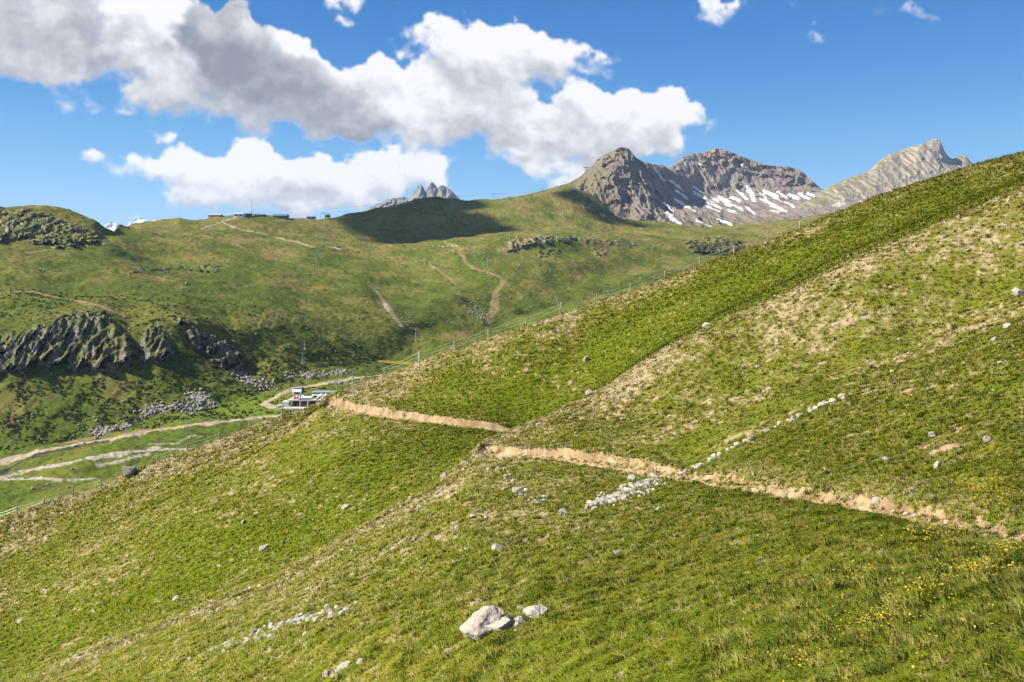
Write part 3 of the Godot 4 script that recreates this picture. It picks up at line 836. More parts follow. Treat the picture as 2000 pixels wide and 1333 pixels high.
func build_near() -> void:
	near_sheet = make_sheet(near_profiles(), [2, 8, 52, 50, 46, 18, 80, 18, 64, 6, 26, 36, 30, 40, 40, 4, 3])
	var xs := columns_list(3.2)
	var nc := xs.size()
	var nr := 1
	for r in near_sheet.rows: nr += r
	var tt := PackedFloat32Array()
	for k in near_sheet.n - 1:
		for j in near_sheet.rows[k]:
			var t: float = j / float(near_sheet.rows[k])
			if k == PA or k == PB: t = pow(t, 1.7)
			tt.append(k + t)
	tt.append(near_sheet.n - 1)
	var pos := PackedVector3Array()
	pos.resize(nc * nr)
	var dry := PackedFloat32Array()
	dry.resize(nc * nr)
	var cls := PackedByteArray()
	cls.resize(nc * nr)
	var off := PackedFloat32Array()
	off.resize(nc * nr)
	for i in nc:
		var x := xs[i]
		var c := column(near_sheet, x)
		var u := (x - 1000.0) / F
		for r in nr:
			var k := mini(int(tt[r]), near_sheet.n - 2)
			var f := tt[r] - k
			var d := lerpf(c[0][k], c[0][k + 1], f)
			var at := r * nc + i
			var p := Vector3(u * d, near_height(c, x, d), -d)
			pos[at] = p
			dry[at] = lerpf(c[3][k], c[3][k + 1], f)
			var s := 99.0
			for q in [PA, PB]:
				var o := trail_offset(x, q, c, d)
				if absf(o) < absf(s): s = o
			off[at] = s
			if absf(s) < 3.0:
				var low := x > 1030.0 or d < 75.0
				var w := 0.28 + 0.14 * smoothstep(35.0, 50.0, d) if low else 0.46
				var bank := 0.19 + 0.14 * smoothstep(35.0, 50.0, d) if low else 0.46
				var edge := 0.10 * n_fine.get_noise_2d(p.x * 7.0, p.z * 7.0) + 0.07 * n_small.get_noise_2d(p.x * 4.0, p.z * 4.0)
				if s + edge > -w + 0.05 and s + edge < w + bank: cls[at] = 1
	var nrm := grid_normals(pos, nc, nr)
	var col := PackedColorArray()
	col.resize(nc * nr)
	var bare := PackedFloat32Array()
	bare.resize(nc * nr)
	var green := Color(0.095, 0.125, 0.010)
	var dark := Color(0.035, 0.052, 0.009)
	var olive := Color(0.165, 0.145, 0.032)
	var straw := Color(0.38, 0.315, 0.20)
	var soil := Color(0.250, 0.172, 0.088)
	for v in pos.size():
		var p := pos[v]
		var a := n_small.get_noise_2d(p.x * 1.1, p.z * 1.1 + 200.0)
		var b := n_small.get_noise_2d(p.x * 6.0 + 33.0, p.z * 6.0)
		var e := n_fine.get_noise_2d(p.x * 7.0, p.z * 7.0 + 19.0)
		var w := clampf(dry[v] + 0.35 * a + 0.25 * b, 0.0, 1.2)
		dry[v] = w
		var c := mix3(green, olive, w * 0.9)
		c = mix3(c, dark, smoothstep(0.1, 0.5, e - 0.2 * b) * 0.35)
		c = mix3(c, straw, smoothstep(0.62, 1.15, w + 0.5 * e + 0.25 * b) * 0.8)
		# small bare scrapes of pale earth
		if n_fine.get_noise_2d(p.x * 2.6 + 11.0, p.z * 3.2) + 0.45 * a + 0.30 * w > 0.72:
			bare[v] = 1.0
			c = mix3(Color(0.24, 0.165, 0.095), Color(0.34, 0.265, 0.175), 0.5 + e)
		if cls[v] == 1:
			var g := 0.5 + 0.5 * a
			c = mix3(soil, Color(0.340, 0.262, 0.165), g + b * 0.8) * (1.0 + 0.35 * e + 0.25 * b)
			c = mix3(c, Color(0.16, 0.10, 0.052), smoothstep(0.2, 0.6, n_small.get_noise_2d(p.x * 3.0, p.z * 3.0 + 77.0)) * 0.5)
		elif absf(off[v]) < 1.6 and e + b > 0.2:
			c = mix3(c, soil, 0.6)
		col[v] = Color(maxf(c.r, 0.01), maxf(c.g, 0.01), maxf(c.b, 0.005))
	var vm := vertex_mat("near_ground")
	tag(put("hillside", grid_mesh(pos, nrm, col, grid_indices(nc, nr, cls, 0)), vm, self), "steep ribbed grass hillside in the foreground", "hillside", "", "structure")
	# the ground underfoot, behind and beside the viewpoint
	var fp := PackedVector3Array()
	var fc := PackedColorArray()
	for r in 41:
		for i in 41:
			var z := 14.0 - r * 0.55
			var x := (i - 20) * 0.7
			var h := -1.95 + 0.30 * x + (0.42 * z if z < 0.0 else 0.12 * z)
			fp.append(Vector3(x, h + 0.06 * n_fine.get_noise_2d(x * 3.0, z * 3.0), z))
			fc.append(mix3(green, olive, 0.5 + n_fine.get_noise_2d(x * 4.0, z * 4.0)))
	var fcl := PackedByteArray()
	fcl.resize(fp.size())
	tag(put("hillside", grid_mesh(fp, grid_normals(fp, 41, 41), fc, grid_indices(41, 41, fcl, 0)), vm, self), "grass slope underfoot at the viewpoint", "hillside", "", "structure")
	tag(put("trail", grid_mesh(pos, nrm, col, grid_indices(nc, nr, cls, 1)), vm, self), "narrow bare earth trail cut across the near hillside", "trail", "", "structure")
	# grass
	var green_b := PackedFloat32Array()
	var straw_b := PackedFloat32Array()
	var flower_b := PackedFloat32Array()
	var stone_b := PackedFloat32Array()
	for r in range(6, nr - 6):
		for i in range(1, nc - 1):
			var v := r * nc + i
			var p0 := pos[v]
			var d := -p0.z
			if d < 4.0 or p0.distance_to(pos[v + 1]) > 3.0: continue
			if cls[v] == 1 and rng.randf() > 0.05: continue
			var brow := cls[v] == 0 and off[v] > 0.3 and off[v] < 1.25
			var copies := 1 if d > 45.0 else (2 if d > 22.0 else 3)
			for copy in copies:
				if rng.randf() > 0.66: continue
				if bare[v] > 0.5 and rng.randf() > 0.12: continue
				var p := p0 + (pos[v + 1] - p0) * (rng.randf() - 0.5) + (pos[v + nc] - p0) * (rng.randf() - 0.5)
				var w := dry[v]
				var b := n_small.get_noise_2d(p.x * 5.0 + 133.0, p.z * 5.0)
				var e := n_fine.get_noise_2d(p.x * 4.6, p.z * 7.0 + 219.0)
				var e2 := n_fine.get_noise_2d(p.x * 3.0 + 77.0, p.z * 3.0)
				var lone := n_small.get_noise_2d(p.x * 2.0, p.z * 2.0)
				var is_straw := rng.randf() < smoothstep(-0.05, 0.3, e + 0.35 * b + (w - 0.84) * 0.9) * 0.9 + 0.12 + 0.12 * smoothstep(60.0, 20.0, d) + 0.22 * w * w
				var size := (0.072 + 0.0024 * d) * rng.randf_range(0.6, 1.4)
				if brow: size *= 1.15
				if brow and rng.randf() < 0.4: is_straw = true
				if is_straw: size *= 0.9
				elif e2 < -0.2: size *= 1.3
				var up := nrm[v].lerp(Vector3.UP, 0.5).normalized()
				var bs := (Basis(Quaternion(Vector3.UP, up)) * Basis(Vector3.UP, rng.randf() * TAU)).scaled(Vector3(size, size * lerpf(1.15, 1.0, clampf(d / 60.0, 0.0, 1.0)) * rng.randf_range(0.6, 1.3), size))
				var c: Color
				if is_straw:
					c = Color(0.50, 0.425, 0.285).lerp(Color(0.29, 0.245, 0.10), pow(rng.randf(), 0.7) * clampf(1.35 - w, 0.2, 1.0))
				else:
					c = Color(0.118, 0.160, 0.008).lerp(Color(0.250, 0.228, 0.024), clampf(0.15 + 0.8 * w + 0.5 * b + 0.35 * lone + rng.randf_range(-0.35, 0.35), 0.0, 1.0))
					c = c.lerp(Color(0.070, 0.105, 0.010), smoothstep(0.05, 0.5, -e2 + 0.3 * lone) * 0.5)
					c = c.lerp(Color(0.155, 0.118, 0.042), smoothstep(0.55, 1.0, w) * 0.65)
				c = c * rng.randf_range(0.84, 1.18)
				var row := [bs.x.x, bs.y.x, bs.z.x, p.x, bs.x.y, bs.y.y, bs.z.y, p.y, bs.x.z, bs.y.z, bs.z.z, p.z, c.r, c.g, c.b, 1.0]
				if is_straw: straw_b.append_array(row)
				else: green_b.append_array(row)
	var tussock_b := PackedFloat32Array()
	for t in 16000:
		var v := rng.randi_range(nc * 12, pos.size() - nc * 12)
		var p := pos[v]
		if cls[v] == 1 or -p.z < 5.0 or -p.z > 95.0 or bare[v] > 0.5: continue
		if n_small.get_noise_2d(p.x * 1.4 + 400.0, p.z * 1.4) < rng.randf_range(-0.35, 0.35): continue
		var size := rng.randf_range(0.10, 0.22) * (1.0 - p.z * 0.008)
		var bs := Basis(Vector3.UP, rng.randf() * TAU).scaled(Vector3(size, size * rng.randf_range(0.8, 1.5), size))
		var c := Color(0.14, 0.175, 0.014).lerp(Color(0.34, 0.295, 0.085), pow(rng.randf(), 1.3)) * rng.randf_range(0.75, 1.2)
		if rng.randf() < 0.25: c = Color(0.085, 0.125, 0.014) * rng.randf_range(0.8, 1.3)
		tussock_b.append_array([bs.x.x, bs.y.x, bs.z.x, p.x, bs.x.y, bs.y.y, bs.z.y, p.y, bs.x.z, bs.y.z, bs.z.z, p.z, c.r, c.g, c.b, 1.0])
	scatter("tussock_grass", tuft_mesh(44, 1.3, 0.8, 5, 0.42), tussock_b, "taller tussocks standing out of the near turf", "grass")
	scatter("grass", tuft_mesh(15, 0.9, 0.60, 1, 0.75), green_b, "short green grass covering the near hillside", "grass")
	scatter("dry_grass", tuft_mesh(13, 1.1, 0.36, 2, 0.8), straw_b, "pale matted dry grass on the crests of the near ribs", "grass")
	near_sheet["pos"] = pos
	near_sheet["nrm"] = nrm
	near_sheet["dry"] = dry
	near_sheet["cls"] = cls
	near_sheet["nc"] = nc
	near_sheet["nr"] = nr
	print("tufts ", green_b.size() / 16, " ", straw_b.size() / 16)

func leaf_mat(key: String, back := 1.0) -> StandardMaterial3D:
	var m := vertex_mat(key, 0.85, 0.15)
	m.backlight = Color(back, back, back)
	m.cull_mode = BaseMaterial3D.CULL_DISABLED
	return m

func scatter(called: String, mesh: Mesh, buffer: PackedFloat32Array, label: String, category: String) -> void:
	if buffer.is_empty(): return
	var mm := MultiMesh.new()
	mm.transform_format = MultiMesh.TRANSFORM_3D
	mm.use_colors = true
	mm.mesh = mesh
	mm.instance_count = buffer.size() / 16
	mm.buffer = buffer
	var o := MultiMeshInstance3D.new()
	o.name = numbered(called)
	o.multimesh = mm
	o.material_override = leaf_mat("leaf")
	add_child(o)
	tag(o, label, category, "", "stuff")

func tuft_mesh(blades: int, spread: float, height: float, sd: int, thin := 1.0) -> ArrayMesh:
	var r := RandomNumberGenerator.new()
	r.seed = sd
	var p := PackedVector3Array()
	var n := PackedVector3Array()
	var c := PackedColorArray()
	var t := PackedInt32Array()
	for k in blades:
		var a := r.randf() * TAU
		var out := Vector3(cos(a), 0, sin(a))
		var side := Vector3(-sin(a), 0, cos(a)) * r.randf_range(0.05, 0.09) * thin
		var root := Vector3(r.randf_range(-1, 1), 0, r.randf_range(-1, 1)) * 0.55
		var lean := r.randf_range(0.25, 0.9) * spread
		var h := r.randf_range(0.55, 1.1) * height
		var b0 := root - Vector3(0, 0.12, 0)
		var b1 := root + out * lean * 0.4 + Vector3(0, h * 0.65, 0)
		var b2 := root + out * lean + Vector3(0, h * r.randf_range(0.75, 1.0), 0)
		var at := p.size()
		p.append_array([b0 - side, b0 + side, b1 - side * 0.8, b1 + side * 0.8, b2])
		var face := (out * 0.5 + Vector3.UP).normalized()
		for q in 5:
			n.append(face)
			c.append(Color(1, 1, 1))
		t.append_array([at, at + 2, at + 1, at + 1, at + 2, at + 3, at + 2, at + 4, at + 3])
	var arr := []
	arr.resize(Mesh.ARRAY_MAX)
	arr[Mesh.ARRAY_VERTEX] = p
	arr[Mesh.ARRAY_NORMAL] = n
	arr[Mesh.ARRAY_COLOR] = c
	arr[Mesh.ARRAY_INDEX] = t
	var m := ArrayMesh.new()
	m.add_surface_from_arrays(Mesh.PRIMITIVE_TRIANGLES, arr)
	return m


# ------------------------------------------------------------------ mountains
func rock_material(key: String, c0: Color, c1: Color, c2: Color, scale: float, relief_cm: float) -> StandardMaterial3D:
	if mats.has(key): return mats[key]
	var m := mat(key, Color(1, 1, 1), 0.95)
	var n := FastNoiseLite.new()
	noise_init(n, key.hash() % 1000, 110.0, 6)
	n.fractal_gain = 0.62
	var tex := NoiseTexture2D.new()
	tex.width = 512
	tex.height = 512
	tex.seamless = true
	tex.noise = n
	var ramp := Gradient.new()
	ramp.offsets = PackedFloat32Array([0.15, 0.45, 0.6, 0.85])
	ramp.colors = PackedColorArray([c0.linear_to_srgb(), c1.linear_to_srgb(), c1.linear_to_srgb(), c2.linear_to_srgb()])
	tex.color_ramp = ramp
	m.albedo_texture = tex
	m.uv1_triplanar = true
	m.uv1_world_triplanar = true
	m.uv1_scale = Vector3.ONE * scale
	var bump := NoiseTexture2D.new()
	bump.width = 512
	bump.height = 512
	bump.seamless = true
	bump.noise = n
	m.heightmap_enabled = true
	m.heightmap_texture = bump
	m.heightmap_scale = relief_cm
	return m

# snow lying in the gullies below the dark peak: [column, row, column, row, half width]
var snow_beds := [[1280, 335, 1298, 357, 1.6], [1308, 354, 1335, 375, 1.3], [1322, 375, 1341, 389, 2.2], [1320, 394, 1349, 410, 2.0], [1297, 401, 1314, 414, 2.6], [1301, 417, 1313, 424, 2.6], [1307, 426, 1330, 440, 2.8],
	[1355, 367, 1372, 378, 1.4], [1357, 379, 1369, 386, 2.0], [1374, 388, 1401, 403, 2.4], [1379, 399, 1407, 410, 1.4], [1379, 405, 1407, 417, 1.2], [1394, 390, 1403, 395, 1.8], [1406, 388, 1425, 402, 4.0], [1430, 388, 1443, 394, 4.0],
	[1440, 375, 1458, 390, 2.0], [1461, 366, 1472, 390, 4.2], [1484, 379, 1496, 390, 1.6], [1495, 377, 1517, 388, 4.0], [1520, 376, 1535, 388, 2.2], [1541, 382, 1559, 390, 3.4], [1562, 381, 1580, 391, 3.0], [1577, 379, 1595, 384, 2.2],
	[1487, 392, 1536, 415, 2.6], [1430, 402, 1450, 413, 2.0], [1454, 405, 1473, 421, 1.8], [1520, 392, 1553, 406, 1.2], [1506, 414, 1520, 418, 2.0], [1361, 433, 1395, 447, 2.2], [1403, 432, 1428, 441, 1.8], [1355, 414, 1365, 421, 1.4],
	[1424, 414, 1436, 419, 1.4], [1449, 326, 1453, 315, 2.2], [1420, 308, 1422, 312, 1.6], [1366, 321, 1368, 324, 1.6]]

func mountain(profiles: Array, rows: Array, x0: float, x1: float, step: float, where: Array, look: int, label: String) -> void:
	var s := make_sheet(profiles, rows)
	var nc := int((x1 - x0) / step) + 1
	var nr := 1
	for r in rows: nr += r
	var tt := PackedFloat32Array()
	for k in s.n - 1:
		for j in rows[k]: tt.append(k + j / float(rows[k]))
	tt.append(s.n - 1)
	var pos := PackedVector3Array()
	pos.resize(nc * nr)
	var sight := PackedVector2Array()
	sight.resize(nc * nr)
	for i in nc:
		var x := x0 + i * step
		var c := column(s, x)
		var u := (x - 1000.0) / F
		for r in nr:
			var k := mini(int(tt[r]), s.n - 2)
			var d := lerpf(c[0][k], c[0][k + 1], tt[r] - k)
			var h := column_height(c, d)
			var p := Vector3(u * d, h, -d)
			sight[r * nc + i] = Vector2(x, YH - h / d * F)
			var big := n_ridge.get_noise_3d(p.x * where[1], p.y * where[1] * 0.7, p.z * where[1] * 0.12)
			var small := n_ridge.get_noise_3d(p.x * where[1] * 3.7 + 500.0, p.y * where[1] * 3.0, p.z * where[1] * 0.7)
			var tiny := n_ridge.get_noise_3d(p.x * where[1] * 10.0 + 900.0, p.y * where[1] * 9.0, p.z * where[1] * 2.0)
			var away: float = where[0] * (0.75 * big + 0.45 * small + 0.08 * tiny)
			p = p * (1.0 - away / d)
			p.y += where[2] * (0.6 * big + 0.5 * small + 0.3 * tiny)
			pos[r * nc + i] = p
	var nrm := grid_normals(pos, nc, nr)
	var col := PackedColorArray()
	col.resize(nc * nr)
	var cls := PackedByteArray()
	cls.resize(nc * nr)
	for v in pos.size():
		var p := pos[v]
		var q := sight[v]
		var a := n_mid.get_noise_3d(p.x * 0.3, p.y * 0.3, p.z * 0.2)
		var b := n_small.get_noise_3d(p.x * 0.4, p.y * 0.4, p.z * 0.3)
		var e := n_fine.get_noise_3d(p.x * 0.25, p.y * 0.25, p.z * 0.2)
		var steep := 1.0 - absf(nrm[v].y)
		var c: Color
		if look == 0:
			var rock := mix3(Color(0.095, 0.083, 0.072), Color(0.155, 0.135, 0.115), 0.5 + a + 0.5 * b)
			var scree := mix3(Color(0.205, 0.172, 0.148), Color(0.160, 0.143, 0.130), 0.5 + 1.2 * a)
			c = mix3(scree, rock, smoothstep(0.30, 0.48, steep + 0.2 * b))
			c = mix3(c, Color(0.19, 0.125, 0.085), smoothstep(0.15, 0.6, n_big.get_noise_2d(p.x * 0.8, p.z * 0.6) + 0.4 * b) * 0.25)
			# olive turf on the sunny shoulder of the pyramid and at the foot of the bowl
			var turf := smoothstep(1270.0, 1120.0, q.x + 120.0 * b) * smoothstep(0.62, 0.3, steep) + smoothstep(425.0, 445.0, q.y + 16.0 * b)
			c = mix3(c, mix3(Color(0.105, 0.10, 0.035), Color(0.15, 0.13, 0.055), 0.5 + a), clampf(turf, 0.0, 1.0) * 0.85)
			# rust coloured summit rock
			c = mix3(c, Color(0.27, 0.165, 0.095), smoothstep(32.0, 12.0, Vector2((q.x - 1395.0) * 0.8, (q.y - 301.0) * 1.8).length() + 14.0 * b) * 0.8)
			for k in snow_beds.size():
				var t = snow_beds[k]
				if q.x < t[0] - 14.0 or q.x > t[2] + 14.0: continue
				var qq := q + Vector2(4.5 * b + 1.5 * e, 3.0 * a + 2.0 * b + 1.2 * e)
				if Geometry2D.get_closest_point_to_segment(qq, Vector2(t[0], t[1]), Vector2(t[2], t[3])).distance_to(qq) < t[4]:
					cls[v] = k + 1
					c = Color(0.62, 0.62, 0.63)
		elif look == 1:
			c = mix3(Color(0.235, 0.205, 0.172), Color(0.30, 0.265, 0.222), 0.5 + a + 0.4 * b)
			c = mix3(c, Color(0.36, 0.25, 0.17), smoothstep(0.2, 0.6, b + 0.5 * a) * 0.5)
			c = mix3(c, Color(0.15, 0.145, 0.055), smoothstep(0.25, 0.02, steep + 0.2 * b) * 0.8 + smoothstep(420.0, 450.0, q.y + 12.0 * b) * 0.7)
			c = mix3(c, Color(0.42, 0.38, 0.32), smoothstep(11.0, 4.0, absf(q.y - (430.0 - (q.x - 1570.0) * 0.40)) + 5.0 * b) * smoothstep(1555.0, 1580.0, q.x) * smoothstep(1670.0, 1640.0, q.x))
		elif look == 2:
			c = mix3(Color(0.135, 0.132, 0.13), Color(0.20, 0.192, 0.18), 0.5 + a + 0.6 * b)
		else:
			c = mix3(Color(0.17, 0.17, 0.18), Color(0.62, 0.63, 0.65), smoothstep(0.45, 0.2, steep + 0.5 * b + 0.4 * e))
		col[v] = c * (1.0 + 0.18 * e) if cls[v] == 0 else c
	var root := base("mountain", Vector3.ZERO, label, "mountain", "", "structure")
	var vm := vertex_mat("mountain_rock")
	put("rock_face", grid_mesh(pos, nrm, col, grid_indices(nc, nr, cls, 0)), vm, root)
	if look == 0:
		var snow := vertex_mat("snow", 0.7, 0.3)
		for k in snow_beds.size():
			var idx := grid_indices(nc, nr, cls, k + 1)
			if idx.size() > 0: put("snow_patch", grid_mesh(pos, nrm, col, idx), snow, root)

func at_sight(line: Array, d: float, dy := 0.0) -> Array:
	var out := []
	for q in line: out.append([q[0], q[1] + dy, d])
	return out

func build_mountains() -> void:
	mountain([
		[[1000, 425, 2060], [1100, 400, 2150], [1200, 448, 2150], [1300, 455, 2200], [1400, 466, 2200], [1500, 462, 2250], [1650, 452, 2300], [1760, 445, 2300]],
		[[1000, 415, 2300], [1100, 388, 2400], [1180, 402, 2400], [1240, 412, 2450], [1320, 434, 2400], [1420, 440, 2500], [1520, 425, 2700], [1600, 410, 2900], [1760, 402, 3000]],
		[[1000, 400, 2500], [1080, 378, 2550], [1130, 366, 2600], [1180, 350, 2600], [1220, 345, 2620], [1260, 370, 2650], [1320, 400, 2800], [1400, 405, 3100], [1480, 395, 3400], [1560, 392, 3500], [1620, 392, 3500], [1760, 392, 3500]],
		[[1000, 392, 2700], [1070, 373, 2750], [1110, 362, 2800], [1145, 337, 2850], [1170, 315, 2900], [1195, 300, 2900], [1207, 294, 2900], [1215, 291, 2900], [1224, 293, 2900], [1232, 300, 2900], [1245, 314, 2900], [1262, 323, 2950], [1290, 327, 3050], [1308, 332, 3150], [1340, 365, 3500], [1400, 378, 3700], [1480, 376, 3800], [1560, 378, 3800], [1610, 378, 3700], [1760, 388, 3600]],
		[[1000, 410, 2900], [1110, 390, 3000], [1215, 330, 3100], [1262, 345, 3200], [1308, 345, 3400], [1340, 335, 3750], [1400, 335, 3950], [1480, 350, 4000], [1560, 360, 4000], [1610, 375, 3850], [1760, 394, 3700]],
		[[1000, 430, 3100], [1110, 410, 3300], [1215, 350, 3500], [1262, 345, 3700], [1308, 330, 3950], [1330, 313, 4050], [1350, 305, 4100], [1375, 301, 4150], [1390, 296, 4200], [1399, 292, 4200], [1415, 297, 4200], [1440, 305, 4200], [1470, 315, 4200], [1500, 325, 4200], [1520, 327, 4200], [1545, 329, 4150], [1562, 334, 4150], [1580, 350, 4100], [1605, 373, 4000], [1640, 397, 3900], [1760, 404, 3800]],
		[[1000, 460, 3600], [1262, 400, 4200], [1400, 350, 4600], [1600, 410, 4400], [1760, 430, 4200]],
	], [20, 30, 46, 22, 44, 5], 1000.0, 1760.0, 1.3, [85.0, 1.0, 9.0], 0, "dark pyramid peak and long craggy ridge with snow patches in the bowl")
	mountain([
		[[1440, 482, 2500], [1550, 472, 2650], [1700, 440, 2900], [1850, 400, 3000], [2040, 380, 3000]],
		[[1440, 474, 2580], [1520, 442, 2750], [1600, 416, 2900], [1700, 390, 3050], [1800, 370, 3150], [1900, 350, 3200], [2040, 350, 3200]],
		[[1440, 466, 2650], [1520, 430, 2850], [1580, 402, 2980], [1640, 374, 3100], [1700, 352, 3200], [1760, 330, 3280], [1830, 318, 3350], [1880, 328, 3450], [2040, 345, 3450]],
		[[1440, 462, 2700], [1500, 442, 2900], [1540, 416, 3000], [1580, 392, 3100], [1610, 373, 3200], [1640, 357, 3250], [1670, 345, 3300], [1695, 337, 3350], [1720, 315, 3400], [1745, 300, 3450], [1775, 290, 3500], [1800, 284, 3500], [1815, 277, 3550], [1824, 273, 3550], [1832, 274, 3550], [1840, 284, 3550], [1850, 304, 3550], [1862, 312, 3600], [1872, 307, 3700], [1884, 306, 3700], [1900, 322, 3700], [1925, 335, 3700], [2040, 348, 3700]],
		[[1440, 500, 3200], [1700, 400, 3800], [1830, 330, 4000], [2040, 400, 4000]],
	], [34, 54, 60, 4], 1440.0, 2040.0, 1.3, [34.0, 1.0, 4.0], 1, "pale limestone mountain with a blunt summit behind the near ridge")
	var jag := [[680, 432], [705, 416], [720, 408], [735, 401], [748, 395], [760, 390], [775, 388], [787, 386], [797, 388], [804, 383], [811, 374], [816, 367], [823, 363], [828, 370], [831, 377], [835, 368], [839, 361], [843, 357], [849, 361], [855, 368], [859, 365], [866, 363], [873, 368], [880, 372], [888, 381], [896, 388], [905, 398], [930, 424]]
	var jag_mid := []
	for q in jag: jag_mid.append([q[0], lerpf(q[1], 425.0, 0.5), 4750.0])
	mountain([[[680, 450, 4500], [930, 450, 4500]], jag_mid, at_sight(jag, 5000.0), [[680, 470, 5400], [930, 470, 5400]]], [26, 44, 5], 680.0, 930.0, 1.0, [110.0, 0.8, 6.0], 2, "jagged grey rock towers rising behind the dark shaded hill")
	var snowy := [[180, 456], [200, 444], [208, 437], [214, 434], [220, 437], [226, 436], [236, 442], [243, 444], [250, 438], [260, 433], [268, 429], [278, 427], [285, 430], [292, 433], [300, 431], [306, 431], [314, 436], [322, 444], [340, 456]]
	mountain([[[180, 470, 8400], [340, 470, 8400]], at_sight(snowy, 9000.0), [[180, 490, 9600], [340, 490, 9600]]], [40, 4], 180.0, 340.0, 1.0, [160.0, 0.5, 12.0], 3, "small far snowy peaks low on the horizon beside the rocky dome")

func build_shadow_clouds() -> void:
	# the cumulus up to the left, outside the view, whose shadows lie on the far hill
	var white := mat("cloud", Color(0.9, 0.9, 0.92), 1.0)
	for spec in [[820.0, 432.0, Vector3(150, 40, 170), 3000.0], [735.0, 425.0, Vector3(70, 30, 120), 3000.0], [1165.0, 406.0, Vector3(50, 22, 90), 3000.0]]:
		var g := ground(far_sheet, spec[0], spec[1])
		var at: Vector3 = g + SUN_TO.normalized() * spec[3]
		var st := SurfaceTool.new()
		st.begin(Mesh.PRIMITIVE_TRIANGLES)
		st.set_smooth_group(0)
		var sp := sphere_points(3)
		for k in 26:
			var r: float = rng.randf_range(0.16, 0.42)
			var o := Vector3(rng.randf_range(-0.85, 0.85), rng.randf_range(-0.3, 0.5), rng.randf_range(-0.85, 0.85))
			if k == 0:
				r = 0.5
				o = Vector3.ZERO
			var v := PackedVector3Array()
			for q in sp[0]: v.append((o + q * r * (1.0 + 0.3 * n_mid.get_noise_3dv((q + o) * 40.0))) * spec[2])
			var f: PackedInt32Array = sp[1]
			for i in range(0, f.size(), 3):
				for j in [0, 2, 1]: st.add_vertex(v[f[i + j]])
		st.generate_normals()
		var o := put("cloud", st.commit(), white, self, at)
		tag(o, "white cumulus cloud high to the left of the view", "cloud", "clouds outside the view", "structure")

# ------------------------------------------------------------------ fence, lifts, buildings
func crest(x: float, back := 0.0) -> Vector3:
	var c := column(near_sheet, x)
	var d: float = c[0][15] + back
	return Vector3((x - 1000.0) / F * d, near_height(c, x, d), -d)

func build_fence() -> void:
	var posts := [[-20, 17], [33, 15], [85, 12], [142, 24], [196, 18], [250, 14], [307, 15], [366, 16], [427, 17], [487, 15], [550, 16], [602, 14], [659, 18], [707, 14], [751, 16], [820, 20], [888, 19], [954, 17], [1028, 17], [1095, 24], [1165, 16], [1231, 16], [1298, 16], [1367, 19], [1434, 17], [1500, 18], [1563, 16], [1632, 15], [1694, 15], [1770, 13], [1850, 12], [1927, 13], [2010, 13]]
	var fence := base("pasture_fence", crest(33), "weathered wooden pasture fence with wires along the skyline of the ridge", "fence")
	var wood := rock_material("post_wood", Color(0.24, 0.205, 0.165), Color(0.37, 0.325, 0.27), Color(0.48, 0.43, 0.37), 1.6, 0.3)
	var tops := []
	for q in posts:
		var p := crest(q[0], -0.4)
		var h: float = q[1] / F * -p.z
		var lean := Vector3(rng.randf_range(-0.12, 0.06), 0, rng.randf_range(-0.06, 0.06)) * h
		var st := begin()
		tube(st, [Vector3(0, -0.4, 0), Vector3(0, 0.0, 0) + lean * 0.1, Vector3(0, h * 0.95, 0) + lean, Vector3(0, h, 0) + lean * 1.05], [0.10, 0.10, 0.085, 0.03], 7)
		put("post", finish(st), wood, fence, p - fence.position)
		tops.append([p, lean, h])
	# the long leaning pole beside the middle of the fence
	var pole := crest(1096, -0.8)
	var ps := begin()
	tube(ps, [Vector3(0, -0.4, 0), Vector3(-0.25, 1.2, 0), Vector3(-0.78, 2.9, 0.1)], [0.09, 0.08, 0.05], 7)
	var po := put("leaning_pole", finish(ps), wood, self, pole)
	tag(po, "tall leaning wooden pole, twice as high as the fence posts beside it", "pole")
	for f in [0.55, 0.9]:
		var st := begin()
		var pts := []
		var rad := []
		for i in tops.size():
			var a: Vector3 = tops[i][0] + tops[i][1] * f + Vector3(0, tops[i][2] * f, 0) - fence.position
			if i > 0:
				var m: Vector3 = (pts[-1] + a) * 0.5 - Vector3(0, 0.12, 0)
				pts.append(m)
				rad.append(0.009)
			pts.append(a)
			rad.append(0.009)
		tube(st, pts, rad, 4)
		put("wire", finish(st), mat("wire", Color(0.5, 0.5, 0.48), 0.5, 0.6), fence)

